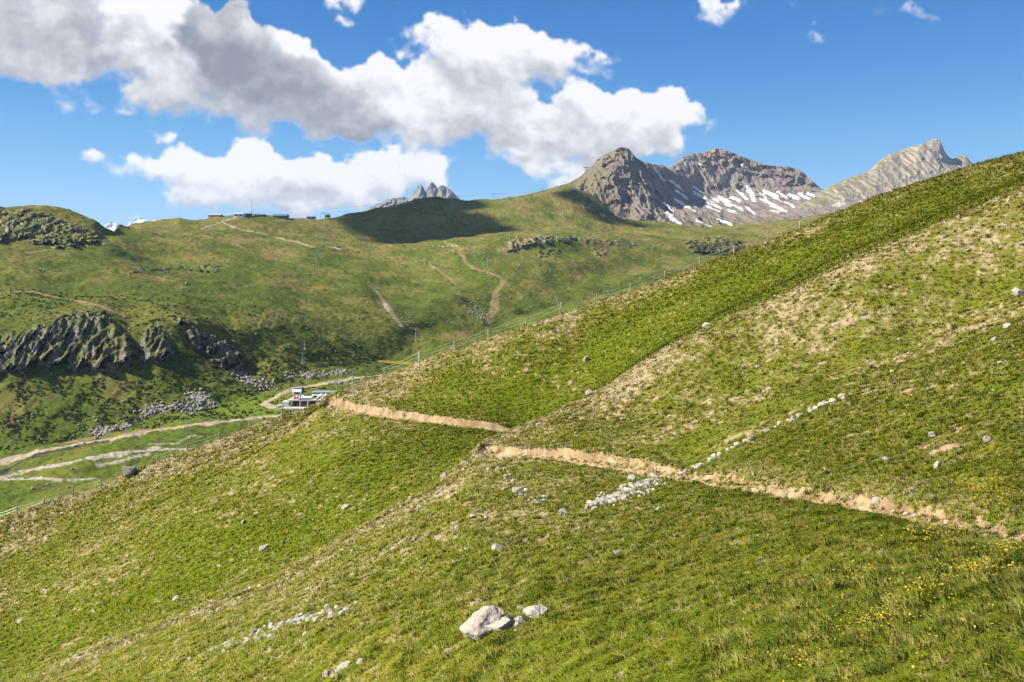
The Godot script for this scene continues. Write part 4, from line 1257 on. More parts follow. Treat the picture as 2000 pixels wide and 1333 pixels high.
func pylon(x: float, y: float, px: float, label: String, group: String, arm := 1.0) -> void:
	var p := ground(far_sheet, x, y)
	var h: float = px / F * -p.z
	var root := base("lift_pylon", p, label, "pylon", group)
	var steel := mat("pylon_steel", Color(0.30, 0.32, 0.33), 0.55, 0.3)
	var dark := mat("pylon_dark", Color(0.10, 0.11, 0.12), 0.6, 0.2)
	var st := begin()
	tube(st, [Vector3(0, -1, 0), Vector3(0, 0.6, 0), Vector3(0, h * 0.96, 0)], [h * 0.035 + 0.15, h * 0.030 + 0.12, h * 0.022 + 0.08], 10)
	put("mast", finish(st), steel, root)
	put("footing", box_mesh(Vector3(-0.9, -1.2, -0.9), Vector3(0.9, 0.35, 0.9)), mat("concrete", Color(0.45, 0.43, 0.40), 0.9), root)
	var w := h * 0.30 * arm
	put("crossarm", box_mesh(Vector3(-w, h * 0.93, -0.22), Vector3(w, h * 0.97, 0.22)), steel, root)
	for s in [-1, 1]:
		put("sheave_assembly", box_mesh(Vector3(s * w - 0.28, h * 0.965, -h * 0.13), Vector3(s * w + 0.28, h * 1.01, h * 0.13)), dark, root)
	put("maintenance_frame", box_mesh(Vector3(-w * 0.9, h * 1.04, -0.12), Vector3(w * 0.9, h * 1.06, 0.12)), dark, root)
	for s in [-1, 1]:
		put("frame_leg", box_mesh(Vector3(s * w * 0.5 - 0.1, h * 0.965, -0.1), Vector3(s * w * 0.5 + 0.1, h * 1.045, 0.1)), dark, root)

func build_lifts() -> void:
	var g1 := "pylons of the chairlift above the station"
	pylon(689, 754, 29, "grey lift pylon right behind the valley station, the largest pylon", g1)
	pylon(590, 711, 22, "lower of two lift pylons close together on the slope behind the station", g1)
	pylon(595, 682, 17, "upper of two lift pylons close together on the slope behind the station", g1)
	pylon(604, 607, 21, "lift pylon halfway up the dark slope, casting a thin shadow to the right", g1)
	pylon(613, 537, 21, "lift pylon near the top of the dark slope, above the small rock band", g1)
	pylon(617, 511, 19, "lift pylon just above the brow of the dark slope", g1)
	pylon(623, 498, 16, "lift pylon beside the pale track bend, below the summit row", g1)
	pylon(628, 481, 19, "lift pylon on the upper brown slope below the skyline huts", g1)
	pylon(635, 441, 24, "topmost pylon of the long lift line, breaking the skyline", g1)
	var g2 := "pylons of the lift in the central bowl"
	pylon(812, 666, 24, "pylon low in the green bowl, above the yellow crane jib", g2)
	pylon(897, 576, 19, "pylon in the middle of the green bowl, left of the brown track", g2)
	pylon(952, 523, 18, "pylon right of the brown eroded track below the pale cliff band", g2)
	pylon(995, 467, 13, "pylon at the left end of the pale cliff band", g2)
	pylon(1072, 441, 13, "pylon on the sunny shelf above the pale cliff band", g2)
	pylon(1099, 424, 14, "pylon standing in the small shaded patch left of the pyramid peak", g2)
	var g3 := "towers on the skyline"
	pylon(964, 391, 12, "small tower on the skyline just right of the dark shaded hill", g3, 1.2)
	pylon(1058, 377, 9, "small tower on the skyline midway to the pyramid peak", g3, 1.2)
	pylon(1082, 375, 7, "tiny tower on the skyline beside the foot of the pyramid peak", g3, 1.2)
	# the ropeway tower on the left shoulder of the pyramid
	var d := 2840.0
	var p := Vector3((1145.0 - 1000.0) / F * d, (YH - 338.0) / F * d, -d)
	var tower := base("ropeway_tower", p, "steel ropeway tower with a wide head on the left shoulder of the pyramid peak", "tower")
	var steel := mat("pylon_dark", Color(0.10, 0.11, 0.12), 0.6, 0.2)
	for s in [[-1, -1], [1, -1], [-1, 1], [1, 1]]:
		var st := begin()
		tube(st, [Vector3(s[0] * 4.0, -8, s[1] * 4.0), Vector3(s[0] * 1.5, 18, s[1] * 1.5)], [0.7, 0.5], 6)
		put("leg", finish(st), steel, tower)
	put("head", box_mesh(Vector3(-10, 17, -1.5), Vector3(10, 18.6, 1.5)), steel, tower)
	put("head", box_mesh(Vector3(-6, 20.5, -1.2), Vector3(6, 21.8, 1.2)), steel, tower)
	put("brace", box_mesh(Vector3(-2.6, 8, -2.6), Vector3(2.6, 8.9, 2.6)), steel, tower)
	# its rope, slung from the skyline towers
	var a := ground(far_sheet, 964, 391) + Vector3(0, 14, 0)
	var b := p + Vector3(0, 18, 0)
	var far_end := a + Vector3(-330, -38, 60)
	var rope := begin()
	var pts := []
	var rad := []
	for k in 13:
		var t := k / 12.0
		pts.append(a.lerp(b, t) - Vector3(0, 26.0 * 4.0 * t * (1.0 - t), 0) - a)
		rad.append(0.16)
	pts.push_front(far_end - a)
	rad.push_front(0.16)
	tube(rope, pts, rad, 5)
	tag(put("ropeway_cable", finish(rope), mat("rope", Color(0.12, 0.12, 0.13), 0.6), self, a), "thin dark ropeway cable sagging across the sky to the pyramid peak", "cable")
	# the lattice mast by the valley road
	var m := ground(far_sheet, 363, 849)
	var hm: float = 64.0 / F * -m.z
	var mast := base("lattice_mast", m, "slender grey lattice mast beside the valley road, in front of the white rubble", "mast")
	var grey := mat("mast_grey", Color(0.33, 0.36, 0.40), 0.5, 0.3)
	for s in [-1, 1]:
		for z in [-0.5, 0.5]:
			var st := begin()
			tube(st, [Vector3(s * 0.8, -1, z), Vector3(s * 0.55, hm, z)], [0.09, 0.06], 5)
			put("leg", finish(st), grey, mast)
	for k in 12:
		var y0 := hm * k / 12.0
		var st := begin()
		tube(st, [Vector3(-0.75, y0, 0.5), Vector3(0.7, y0 + hm / 12.0, 0.5)] if k % 2 == 0 else [Vector3(0.75, y0, 0.5), Vector3(-0.7, y0 + hm / 12.0, 0.5)], [0.05, 0.05], 4)
		put("brace", finish(st), grey, mast)
	# the thin pole behind the fence, and the crane jib
	var tp := crest(428, 6.0)
	tp.y -= 2.0
	var ts := begin()
	tube(ts, [Vector3.ZERO, Vector3(0, 5.2, 0)], [0.05, 0.035], 6)
	tag(put("marker_pole", finish(ts), grey, self, tp), "thin metal pole standing up behind a fence post at left", "pole")
	var sp := crest(819, 3.0)
	sp.y -= 1.2
	var ss := begin()
	tube(ss, [Vector3.ZERO, Vector3(-0.18, 3.6, 0)], [0.085, 0.06], 7)
	tag(put("snow_lance", finish(ss), mat("lance", Color(0.5, 0.5, 0.5), 0.5, 0.4), self, sp), "tall thin grey pole on the ridge right of the yellow jib", "pole")
	var jd := 620.0
	var ja := Vector3((738.0 - 1000.0) / F * jd, (YH - 706.5) / F * jd, -jd)
	var jb := Vector3((822.0 - 1000.0) / F * (jd - 20.0), (YH - 713.5) / F * (jd - 20.0), -jd + 20.0)
	var jib := base("crane", jb, "yellow lattice crane jib reaching level out from behind the ridge", "crane")
	var yel := mat("crane_yellow", Color(0.62, 0.36, 0.03), 0.5)
	var dirv := ja - jb
	for o in [Vector3(0, 0, -0.6), Vector3(0, 0, 0.6), Vector3(0, 1.5, 0)]:
		var st := begin()
		tube(st, [o, dirv + o * 0.5], [0.12, 0.10], 6)
		put("chord", finish(st), yel, jib)
	for k in 14:
		var t0 := k / 14.0
		var st := begin()
		tube(st, [dirv * t0 + Vector3(0, 0, -0.6 if k % 2 else 0.6), dirv * (t0 + 1.0 / 14.0) + Vector3(0, 1.4 * (1.0 - 0.5 * t0), 0)], [0.07, 0.07], 4)
		put("lattice_bar", finish(st), yel, jib)
	var foot := ground(far_sheet, 822, 760)
	put("tower", box_mesh(Vector3(-0.7, -28, -0.7), Vector3(0.7, 2.5, 0.7)), yel, jib)

func build_station() -> void:
	var p := ground(far_sheet, 600, 797)
	p.y += 0.4
	var root := base("lift_station", p, "white valley lift station with roof terrace and open garages below the ridge", "building")
	var k := -p.z / F   # metres per unit of sight at the station
	var conc := mat("station_concrete", Color(0.52, 0.49, 0.44), 0.85)
	var white := mat("station_white", Color(0.60, 0.60, 0.58), 0.7)
	var dark := mat("station_dark", Color(0.045, 0.05, 0.06), 0.5)
	var grey := mat("station_roof", Color(0.33, 0.36, 0.40), 0.45, 0.3)
	var glass := mat("station_glass", Color(0.05, 0.06, 0.08), 0.15)
	var x0 := (561.0 - 600.0) * k
	var x1 := 60.0 * k
	# the lower floor: slab, back wall, piers between the open bays
	put("terrace_slab", box_mesh(Vector3(x0, 3.9, -22), Vector3(x1, 4.6, 0.3)), conc, root)
	put("back_wall", box_mesh(Vector3(x0 + 0.2, -3, -21.6), Vector3(x1, 3.9, -6.0)), conc, root)
	put("side_wall", box_mesh(Vector3(x0 - 3.4, -3, -6), Vector3(x0 + 0.9, 3.4, 0.0)), white, root)
	put("ramp_wall", box_mesh(Vector3(x0 - 7.0, -3, -9), Vector3(x0 - 3.4, 1.2, -1.0)), conc, root)
	var piers := [568.0, 585.0, 600.0, 618.0, 634.0]
	for x in piers:
		put("pier", box_mesh(Vector3((x - 600.0) * k - 0.35, -3, -5.9), Vector3((x - 600.0) * k + 0.35, 3.9, -0.2)), white, root)
	for i in piers.size() - 1:
		var a: float = (piers[i] - 600.0) * k + 0.6
		var b: float = (piers[i + 1] - 600.0) * k - 0.6
		put("parapet", box_mesh(Vector3(a, -3, -3.4), Vector3(b, 1.0, -3.1)), white, root)
		put("garage_window", box_mesh(Vector3(a, 1.3, -5.9), Vector3(b, 2.9, -5.7)), glass, root)
	put("forecourt", box_mesh(Vector3(x0 - 2.0, -3, 0.0), Vector3(x1, 0.25, 7.0)), mat("forecourt", Color(0.46, 0.42, 0.36), 0.9), root)
	put("red_mat", box_mesh(Vector3((566.0 - 600.0) * k, 4.6, -13), Vector3((575.0 - 600.0) * k, 4.72, -3)), mat("red_mat", Color(0.34, 0.09, 0.10), 0.8), root)
	# the drive terminal: a hooded housing on dark legs
	var tx := (579.0 - 600.0) * k
	var st := begin()
	prism(st, [Vector2(-7, 7.6), Vector2(-0.6, 7.2), Vector2(0.3, 8.2), Vector2(0.0, 9.6), Vector2(-1.2, 11.4), Vector2(-6.2, 11.8), Vector2(-7.4, 10.0)], tx - 2.9, tx + 2.9)
	var hood := put("terminal_housing", finish(st), white, root)
	put("window", box_mesh(Vector3(tx - 1.6, 8.3, 0.0), Vector3(tx + 1.9, 9.4, 0.4)), glass, hood)
	put("roof", box_mesh(Vector3(tx - 2.7, 11.55, -6.8), Vector3(tx + 2.7, 12.1, -1.0)), grey, hood)
	put("end_cap", box_mesh(Vector3(tx + 2.9, 8.2, -6.4), Vector3(tx + 3.5, 11.2, -1.2)), dark, hood)
	for s in [-1.6, 0.3, 1.9]:
		put("terminal_leg", box_mesh(Vector3(tx + s - 0.25, 4.6, -2.6), Vector3(tx + s + 0.25, 7.4, -2.0)), dark, root)
	# the second terminal with its long grey roof
	var ux := (622.0 - 600.0) * k
	st = begin()
	prism(st, [Vector2(-9, 4.6), Vector2(-1.0, 4.6), Vector2(-0.6, 6.6), Vector2(-1.6, 8.4), Vector2(-8.4, 9.0), Vector2(-9.6, 7.4)], ux - 4.6, ux + 9.0)
	var hall := put("terminal_hall", finish(st), white, root)
	put("roof", box_mesh(Vector3(ux - 4.9, 8.7, -9.0), Vector3(ux + 9.2, 9.25, -1.2)), grey, hall)
	for s in [-3.4, 1.4, 5.2]:
		put("window", box_mesh(Vector3(ux + s, 5.6, -0.9), Vector3(ux + s + 2.5, 7.2, -0.55)), glass, hall)
	put("doorway", box_mesh(Vector3(ux + 0.2, 4.6, -0.95), Vector3(ux + 1.2, 6.6, -0.7)), dark, hall)
	put("link_beam", box_mesh(Vector3(tx + 3.5, 6.6, -4.4), Vector3(ux - 4.6, 7.3, -3.6)), dark, root)
	for s in [0.0, 1.0]:
		var t := begin()
		tube(t, [Vector3(ux - 2.6 + s * 3.0, 4.6, 0.0), Vector3(ux + 2.0 + s * 3.0, 8.6, -0.3)], [0.16, 0.16], 6)
		put("stair_rail", finish(t), mat("rail", Color(0.55, 0.56, 0.58), 0.4, 0.5), root)
	var bc := ground(far_sheet, 545, 795)
	var cart := base("sheltered_rubble", bc, "small heap of pale rock at the left end of the lift station", "rock pile")
	for i in 5:
		var o := put("rock", rocks[i], limestone(), cart, Vector3(-1.6 + i * 0.9, 0.3 + 0.4 * (i % 2), 0.4 * (i % 3)))
		o.scale = Vector3(1.0, 0.8, 0.9) * (0.8 + 0.15 * (i % 3))

func hut(x: float, y: float, wpx: float, hpx: float, deep: float, roof_h: float, wall: Color, roof: Color, label: String, windows: int) -> void:
	var p := ground(far_sheet, x, y)
	var k := -p.z / F
	var w := wpx * k * 0.5
	var h := hpx * k
	p.y -= 1.0
	var root := base("mountain_building", p, label, "building", "buildings on the far skyline")
	put("wall", box_mesh(Vector3(-w, -4, -deep), Vector3(w, 1.0 + h, 0)), mat("wall%s" % wall, wall, 0.8), root)
	var st := begin()
	prism(st, [Vector2(1.0, 1.0 + h), Vector2(1.0, 1.3 + h), Vector2(-deep * 0.5, 1.3 + h + roof_h), Vector2(-deep - 1.0, 1.3 + h), Vector2(-deep - 1.0, 1.0 + h)], -w - 0.8, w + 0.8)
	put("roof", finish(st), mat("roof%s" % roof, roof, 0.6), root)
	for i in windows:
		var a := lerpf(-w, w, (i + 0.22) / windows)
		var b := lerpf(-w, w, (i + 0.78) / windows)
		put("window", box_mesh(Vector3(a, 1.0 + h * 0.35, -0.1), Vector3(b, 1.0 + h * 0.8, 0.12)), mat("station_glass", Color(0.05, 0.06, 0.08), 0.15), root)

func build_summit_buildings() -> void:
	hut(418, 424, 24, 3.5, 12, 2.5, Color(0.55, 0.40, 0.34), Color(0.40, 0.38, 0.36), "low pinkish building at the left end of the skyline row", 5)
	hut(465, 424, 18, 6, 14, 2.0, Color(0.75, 0.75, 0.74), Color(0.55, 0.55, 0.55), "bright white block at the top of the pale gravel road", 2)
	hut(481, 424, 14, 6, 12, 1.0, Color(0.06, 0.065, 0.07), Color(0.10, 0.105, 0.11), "dark glazed building joined to the right of the white block", 4)
	hut(505, 424, 17, 3.6, 12, 2.5, Color(0.10, 0.11, 0.10), Color(0.09, 0.11, 0.10), "low dark hut right of the tall thin mast", 2)
	hut(546, 427, 27, 5, 16, 4.0, Color(0.13, 0.16, 0.19), Color(0.10, 0.16, 0.18), "wide blue grey building with a low pitched roof on the skyline", 3)
	hut(606, 428, 15, 4, 12, 1.5, Color(0.20, 0.21, 0.22), Color(0.13, 0.14, 0.15), "small grey hut alone on the saddle left of the shaded hill", 2)
	hut(797, 400, 24, 3, 10, 1.0, Color(0.16, 0.17, 0.15), Color(0.45, 0.46, 0.44), "low pale roofed shelter on top of the shaded hill", 2)
	var m := ground(far_sheet, 491, 424)
	var st := begin()
	tube(st, [Vector3(0, -2, 0), Vector3(0, 29, 0)], [0.45, 0.22], 6)
	tag(put("radio_mast", finish(st), mat("radio_mast", Color(0.20, 0.21, 0.23), 0.6), self, m), "tall thin radio mast on the skyline beside the white block", "mast")
	var b := ground(far_sheet, 639, 428)
	var lift := base("lift_top_station", b, "small dark lift terminal at the top of the long pylon line", "lift station")
	put("cabin", box_mesh(Vector3(-4, 3, -5), Vector3(5, 8, 1)), mat("pylon_dark", Color(0.10, 0.11, 0.12), 0.6, 0.2), lift)
	for s in [-3.0, 3.5]: put("leg", box_mesh(Vector3(s - 0.4, -3, -2.4), Vector3(s + 0.4, 3, -1.6)), mat("pylon_steel", Color(0.30, 0.32, 0.33), 0.55, 0.3), lift)
	# the station on the long ridge
	var d := 4100.0
	var q := Vector3((1354.0 - 1000.0) / F * d, (YH - 309.0) / F * d, -d + 30.0)
	var top := base("summit_station", q, "dark cable car station on the left end of the long craggy ridge", "lift station")
	put("building", box_mesh(Vector3(-10, -14, -8), Vector3(10, 12, 8)), mat("summit_dark", Color(0.08, 0.085, 0.10), 0.6), top)
	put("tower", box_mesh(Vector3(-4, 12, -5), Vector3(7, 19, 5)), mat("summit_dark", Color(0.08, 0.085, 0.10), 0.6), top)
	var s2 := ground(far_sheet, 1122, 377)
	var hutb := base("lift_cabin", s2, "tiny dark lift cabin at the foot of the pyramid peak", "lift station")
	put("cabin", box_mesh(Vector3(-4, 0, -4), Vector3(4, 6, 3)), mat("summit_dark", Color(0.08, 0.085, 0.10), 0.6), hutb)
	put("roof", box_mesh(Vector3(-5, 6, -5), Vector3(6, 7, 4)), mat("station_roof", Color(0.33, 0.36, 0.40), 0.45, 0.3), hutb)

# ------------------------------------------------------------------ rock
func limestone() -> StandardMaterial3D:
	return rock_material("limestone", Color(0.17, 0.155, 0.13), Color(0.36, 0.33, 0.285), Color(0.49, 0.46, 0.41), 1.3, 4.0)

func crag_rock(tone: int) -> StandardMaterial3D:
	if tone == 0: return rock_material("crag_grey", Color(0.08, 0.072, 0.062), Color(0.18, 0.162, 0.138), Color(0.27, 0.25, 0.215), 0.10, 20.0)
	if tone == 1: return rock_material("crag_pale", Color(0.14, 0.12, 0.10), Color(0.27, 0.24, 0.20), Color(0.37, 0.33, 0.28), 0.10, 20.0)
	if tone == 3: return rock_material("crag_white", Color(0.20, 0.175, 0.145), Color(0.35, 0.32, 0.27), Color(0.45, 0.42, 0.36), 0.10, 20.0)
	return rock_material("crag_dark", Color(0.05, 0.05, 0.05), Color(0.12, 0.11, 0.10), Color(0.22, 0.20, 0.18), 0.08, 20.0)

# rock faces of the far slopes: [label, outline in sight coordinates, loose rocks, smallest, largest, tone, relief in metres]
var cliffs := [
	["dark broken cliff on the left slope above the valley road", [[-190, 668], [-120, 655], [0, 652], [60, 640], [110, 618], [160, 600], [205, 608], [238, 642], [265, 690], [255, 718], [180, 724], [100, 716], [-40, 726], [-170, 730]], 170, 0.5, 2.0, 0, 6.5],
	["middle crag with a black hollow beside it", [[282, 640], [300, 632], [328, 650], [338, 690], [310, 706], [275, 706]], 30, 0.8, 2.2, 0, 5.5],
	["leaning crag at the right end of the left cliffs", [[338, 622], [360, 620], [400, 648], [435, 664], [474, 690], [464, 720], [430, 718], [408, 694], [372, 664]], 50, 0.8, 2.6, 0, 7.5],
	["thin dark rock band across the upper left slope", [[240, 524], [300, 522], [340, 516], [400, 513], [432, 519], [426, 543], [408, 530], [340, 533], [260, 534]], 14, 1.0, 2.6, 0, 5.0],
	["pale rock faces on the dome at the left edge", [[-200, 400], [-40, 404], [60, 409], [100, 424], [150, 436], [197, 452], [192, 474], [120, 484], [70, 478], [45, 466], [-40, 484], [-200, 470]], 60, 1.0, 3.4, 1, 8.0],
	["pale limestone cliff band above the green bowl", [[985, 494], [988, 474], [1010, 464], [1060, 459], [1125, 460], [1122, 470], [1060, 475], [1025, 484], [1000, 496]], 36, 1.0, 3.0, 3, 7.0],
	["broken tail of the pale cliff band to the right", [[1128, 464], [1180, 466], [1250, 474], [1292, 480], [1280, 488], [1200, 480], [1130, 471]], 16, 1.0, 2.6, 1, 4.0],
	["grey cliff just above the fence line right of the bowl", [[1338, 464], [1400, 461], [1455, 473], [1455, 494], [1400, 502], [1352, 492]], 24, 1.2, 3.6, 0, 9.0],
	["dull rock outcrop on the steep turf under the pale band", [[1040, 490], [1070, 481], [1102, 488], [1090, 503], [1048, 507]], 12, 0.8, 2.2, 0, 4.0],
	["small outcrop right of the dull one", [[1146, 485], [1180, 487], [1198, 500], [1165, 504]], 10, 0.8, 2.2, 1, 4.0],
	["black shaded crags at the foot of the pyramid peak", [[1108, 376], [1150, 384], [1180, 402], [1212, 430], [1180, 428], [1136, 408]], 22, 2.0, 6.0, 0, 10.0],
	["short grey ledges on the slope left of the long pylon line", [[340, 560], [365, 552], [372, 566], [350, 572]], 10, 0.8, 2.2, 1, 2.0],
]

func build_cliffs() -> void:
	var n_cls: PackedByteArray = far_sheet.cls
	for k in cliffs.size():
		var spec: Array = cliffs[k]
		var poly := PackedVector2Array()
		for q in spec[1]: poly.append(Vector2(q[0], q[1]))
		var r := Rect2(poly[0], Vector2.ZERO)
		for q in poly: r = r.expand(q)
		var root := base("cliff", Vector3.ZERO, spec[0], "cliff", "", "structure")
		var idx := grid_indices(far_sheet.nc, far_sheet.nr, n_cls, 10 + k)
		if idx.size() > 0: put("rock_face", grid_mesh(far_sheet.pos, far_sheet.nrm, far_sheet.col, idx), vertex_mat("cliff_rock"), root)
		var n := 0
		var guard := 0
		while n < spec[2] and guard < spec[2] * 40:
			guard += 1
			var q := Vector2(rng.randf_range(r.position.x, r.end.x), rng.randf_range(r.position.y, r.end.y))
			if not Geometry2D.is_point_in_polygon(q, poly): continue
			var p := ground(far_sheet, q.x, q.y)
			p *= 1.0 - rng.randf_range(0.0, 0.6) * spec[6] / -p.z
			var size := lerpf(spec[3], spec[4], pow(rng.randf(), 2.0))
			var o := put("rock", rocks[rng.randi() % rocks.size()], crag_rock(spec[5]), root, p - Vector3(0, size * 0.3, 0))
			o.basis = Basis(Vector3.UP, rng.randf() * TAU) * Basis(Vector3.RIGHT, rng.randf_range(-0.4, 0.4)) * Basis().scaled(Vector3(size * rng.randf_range(0.7, 1.2), size * rng.randf_range(0.7, 1.4), size * rng.randf_range(0.7, 1.1)))
			n += 1
	# shrubs on the left slope and grass clumps over the far slopes
	var buf := PackedFloat32Array()
	var clump := PackedFloat32Array()
	var pos: PackedVector3Array = far_sheet.pos
	var nc: int = far_sheet.nc
	for r in range(10, far_sheet.nr - 8):
		for i in range(1, nc - 1):
			var roll := rng.randf()
			if roll > 0.42: continue
			var v := r * nc + i
			var p := pos[v]
			var d := -p.z
			if d > 1500.0 or absf(p.x / d) > 0.75: continue
			if far_sheet.cls[v] >= 10 and rng.randf() > 0.06: continue
			var e := n_small.get_noise_2d(p.x * 0.7 + 20.0, p.z * 0.7)
			var left := p.x < -100.0 and d < 700.0 and d > 490.0 and p.y > -90.0 + 0.1 * (p.x + 200.0)
			var cell := Vector2i(int(floor(p.x / 16.0)), int(floor(p.z / 16.0)))
			if track_cells.has(cell):
				var near_track := false
				for id in track_cells[cell]:
					var t = tracks[id]
					if Geometry2D.get_closest_point_to_segment(Vector2(p.x, p.z), t[0], t[1]).distance_to(Vector2(p.x, p.z)) < t[2] + 0.8:
						near_track = true
						break
				if near_track: continue
			var shrub := left and roll < 0.24 * smoothstep(-0.25, 0.4, e + 0.1)
			var size := rng.randf_range(0.5, 1.3) * (rng.randf_range(0.6, 1.3) if shrub else 0.0011 * d)
			var bs := Basis(Vector3.UP, rng.randf() * TAU).scaled(Vector3(size, size * rng.randf_range(0.6, 1.0), size))
			var c: Color
			if shrub: c = Color(0.030, 0.048, 0.016).lerp(Color(0.055, 0.075, 0.020), rng.randf())
			else:
				var high := clampf((p.y + 30.0) / 140.0, 0.0, 1.0)
				var b := n_mid.get_noise_2d(p.x * 0.6 + 90.0, p.z * 0.45)
				c = Color(0.100, 0.138, 0.020).lerp(Color(0.200, 0.185, 0.045), clampf(0.2 + 0.5 * high + 0.9 * b + rng.randf_range(-0.25, 0.25), 0.0, 1.0))
				c = c.lerp(Color(0.19, 0.14, 0.07), smoothstep(0.15, 0.5, b + 0.25 * e + 0.3 * high - 0.12) * 0.4)
			c = c * rng.randf_range(0.86, 1.1)
			var row := [bs.x.x, bs.y.x, bs.z.x, p.x, bs.x.y, bs.y.y, bs.z.y, p.y, bs.x.z, bs.y.z, bs.z.z, p.z, c.r, c.g, c.b, 1.0]
			if shrub: buf.append_array(row)
			else: clump.append_array(row)
	scatter("shrubbery", shrub_mesh(4), buf, "dark low shrubs on the steep left slope", "shrubs")
	scatter("alpine_turf", tuft_mesh(9, 0.9, 0.55, 7), clump, "coarse turf on the far slopes of the valley", "grass")

func shrub_mesh(sd: int) -> ArrayMesh:
	var r := RandomNumberGenerator.new()
	r.seed = sd
	var st := begin()
	for k in 70:
		var d := Vector3(r.randfn(), absf(r.randfn()), r.randfn()).normalized()
		var p := d * r.randf_range(0.5, 1.0)
		var u := Vector3(r.randfn(), r.randfn(), r.randfn()).normalized() * 0.24
		var w := d.cross(u).normalized() * 0.14
		for q in [p - u, p + w, p + u, p - u, p + u, p - w]: st.add_vertex(q)
	return finish(st)

# ------------------------------------------------------------------ stones on the near hillside
func stone(x: float, y: float, wpx: float, hpx: float, variant: int, label: String, tone := 0, tilt := 0.0) -> void:
	var p := ground(near_sheet, x, y)
	var k := -p.z / F
	var o := put("boulder", rocks_fine[variant % 4] if wpx > 18 else rocks[variant % 8], limestone() if tone == 0 else crag_stone(), self, p + Vector3(0, hpx * k * 0.22, 0))
	o.basis = Basis(Vector3.BACK, tilt) * Basis(Vector3.UP, variant * 1.7).scaled(Vector3(1, 1, 1)) * Basis().scaled(Vector3(wpx, hpx * 1.15, wpx * 0.8) * k * 0.66)
	tag(o, label, "rock", "stones on the near hillside")

func crag_stone() -> StandardMaterial3D:
	return rock_material("grey_stone", Color(0.135, 0.12, 0.10), Color(0.27, 0.24, 0.20), Color(0.37, 0.34, 0.29), 1.3, 4.0)

func stone_strip(called: String, label: String, line: Array, width: float, count: int, lo: float, hi: float) -> void:
	var buf := PackedFloat32Array()
	for k in count:
		var t := rng.randf() * (line.size() - 1)
		if n_mid.get_noise_2d(t * 90.0, label.length() * 50.0) < -0.2: continue
		var i := mini(int(t), line.size() - 2)
		var q := Vector2(line[i][0], line[i][1]).lerp(Vector2(line[i + 1][0], line[i + 1][1]), t - i)
		var w: float = width * (line[i][2] if line[i].size() > 2 else 1.0)
		q += Vector2(rng.randfn() * w * 0.5, rng.randfn() * w * 0.35)
		var p := ground(near_sheet, q.x, q.y)
		var size := lerpf(lo, hi, pow(rng.randf(), 2.5))
		var bs := Basis(Vector3.UP, rng.randf() * TAU) * Basis(Vector3.RIGHT, rng.randf_range(-0.5, 0.5)) * Basis().scaled(Vector3(size, size * rng.randf_range(0.5, 0.8), size * rng.randf_range(0.6, 1.0)))
		p.y += size * 0.15
		var g := rng.randf_range(0.5, 1.15)
		buf.append_array([bs.x.x, bs.y.x, bs.z.x, p.x, bs.x.y, bs.y.y, bs.z.y, p.y, bs.x.z, bs.y.z, bs.z.z, p.z, 0.40 * g, 0.372 * g, 0.32 * g, 1.0])
	stones_multi(called, label, buf)

func stones_multi(called: String, label: String, buf: PackedFloat32Array) -> void:
	var mm := MultiMesh.new()
	mm.transform_format = MultiMesh.TRANSFORM_3D
	mm.use_colors = true
	mm.mesh = rock_mesh(91, 1, 8, 0.08)
	mm.instance_count = buf.size() / 16
	mm.buffer = buf
	var o := MultiMeshInstance3D.new()
	o.name = numbered(called)
	o.multimesh = mm
	o.material_override = vertex_mat("loose_stone", 0.95, 0.2)
	add_child(o)
	tag(o, label, "stones", "", "stuff")

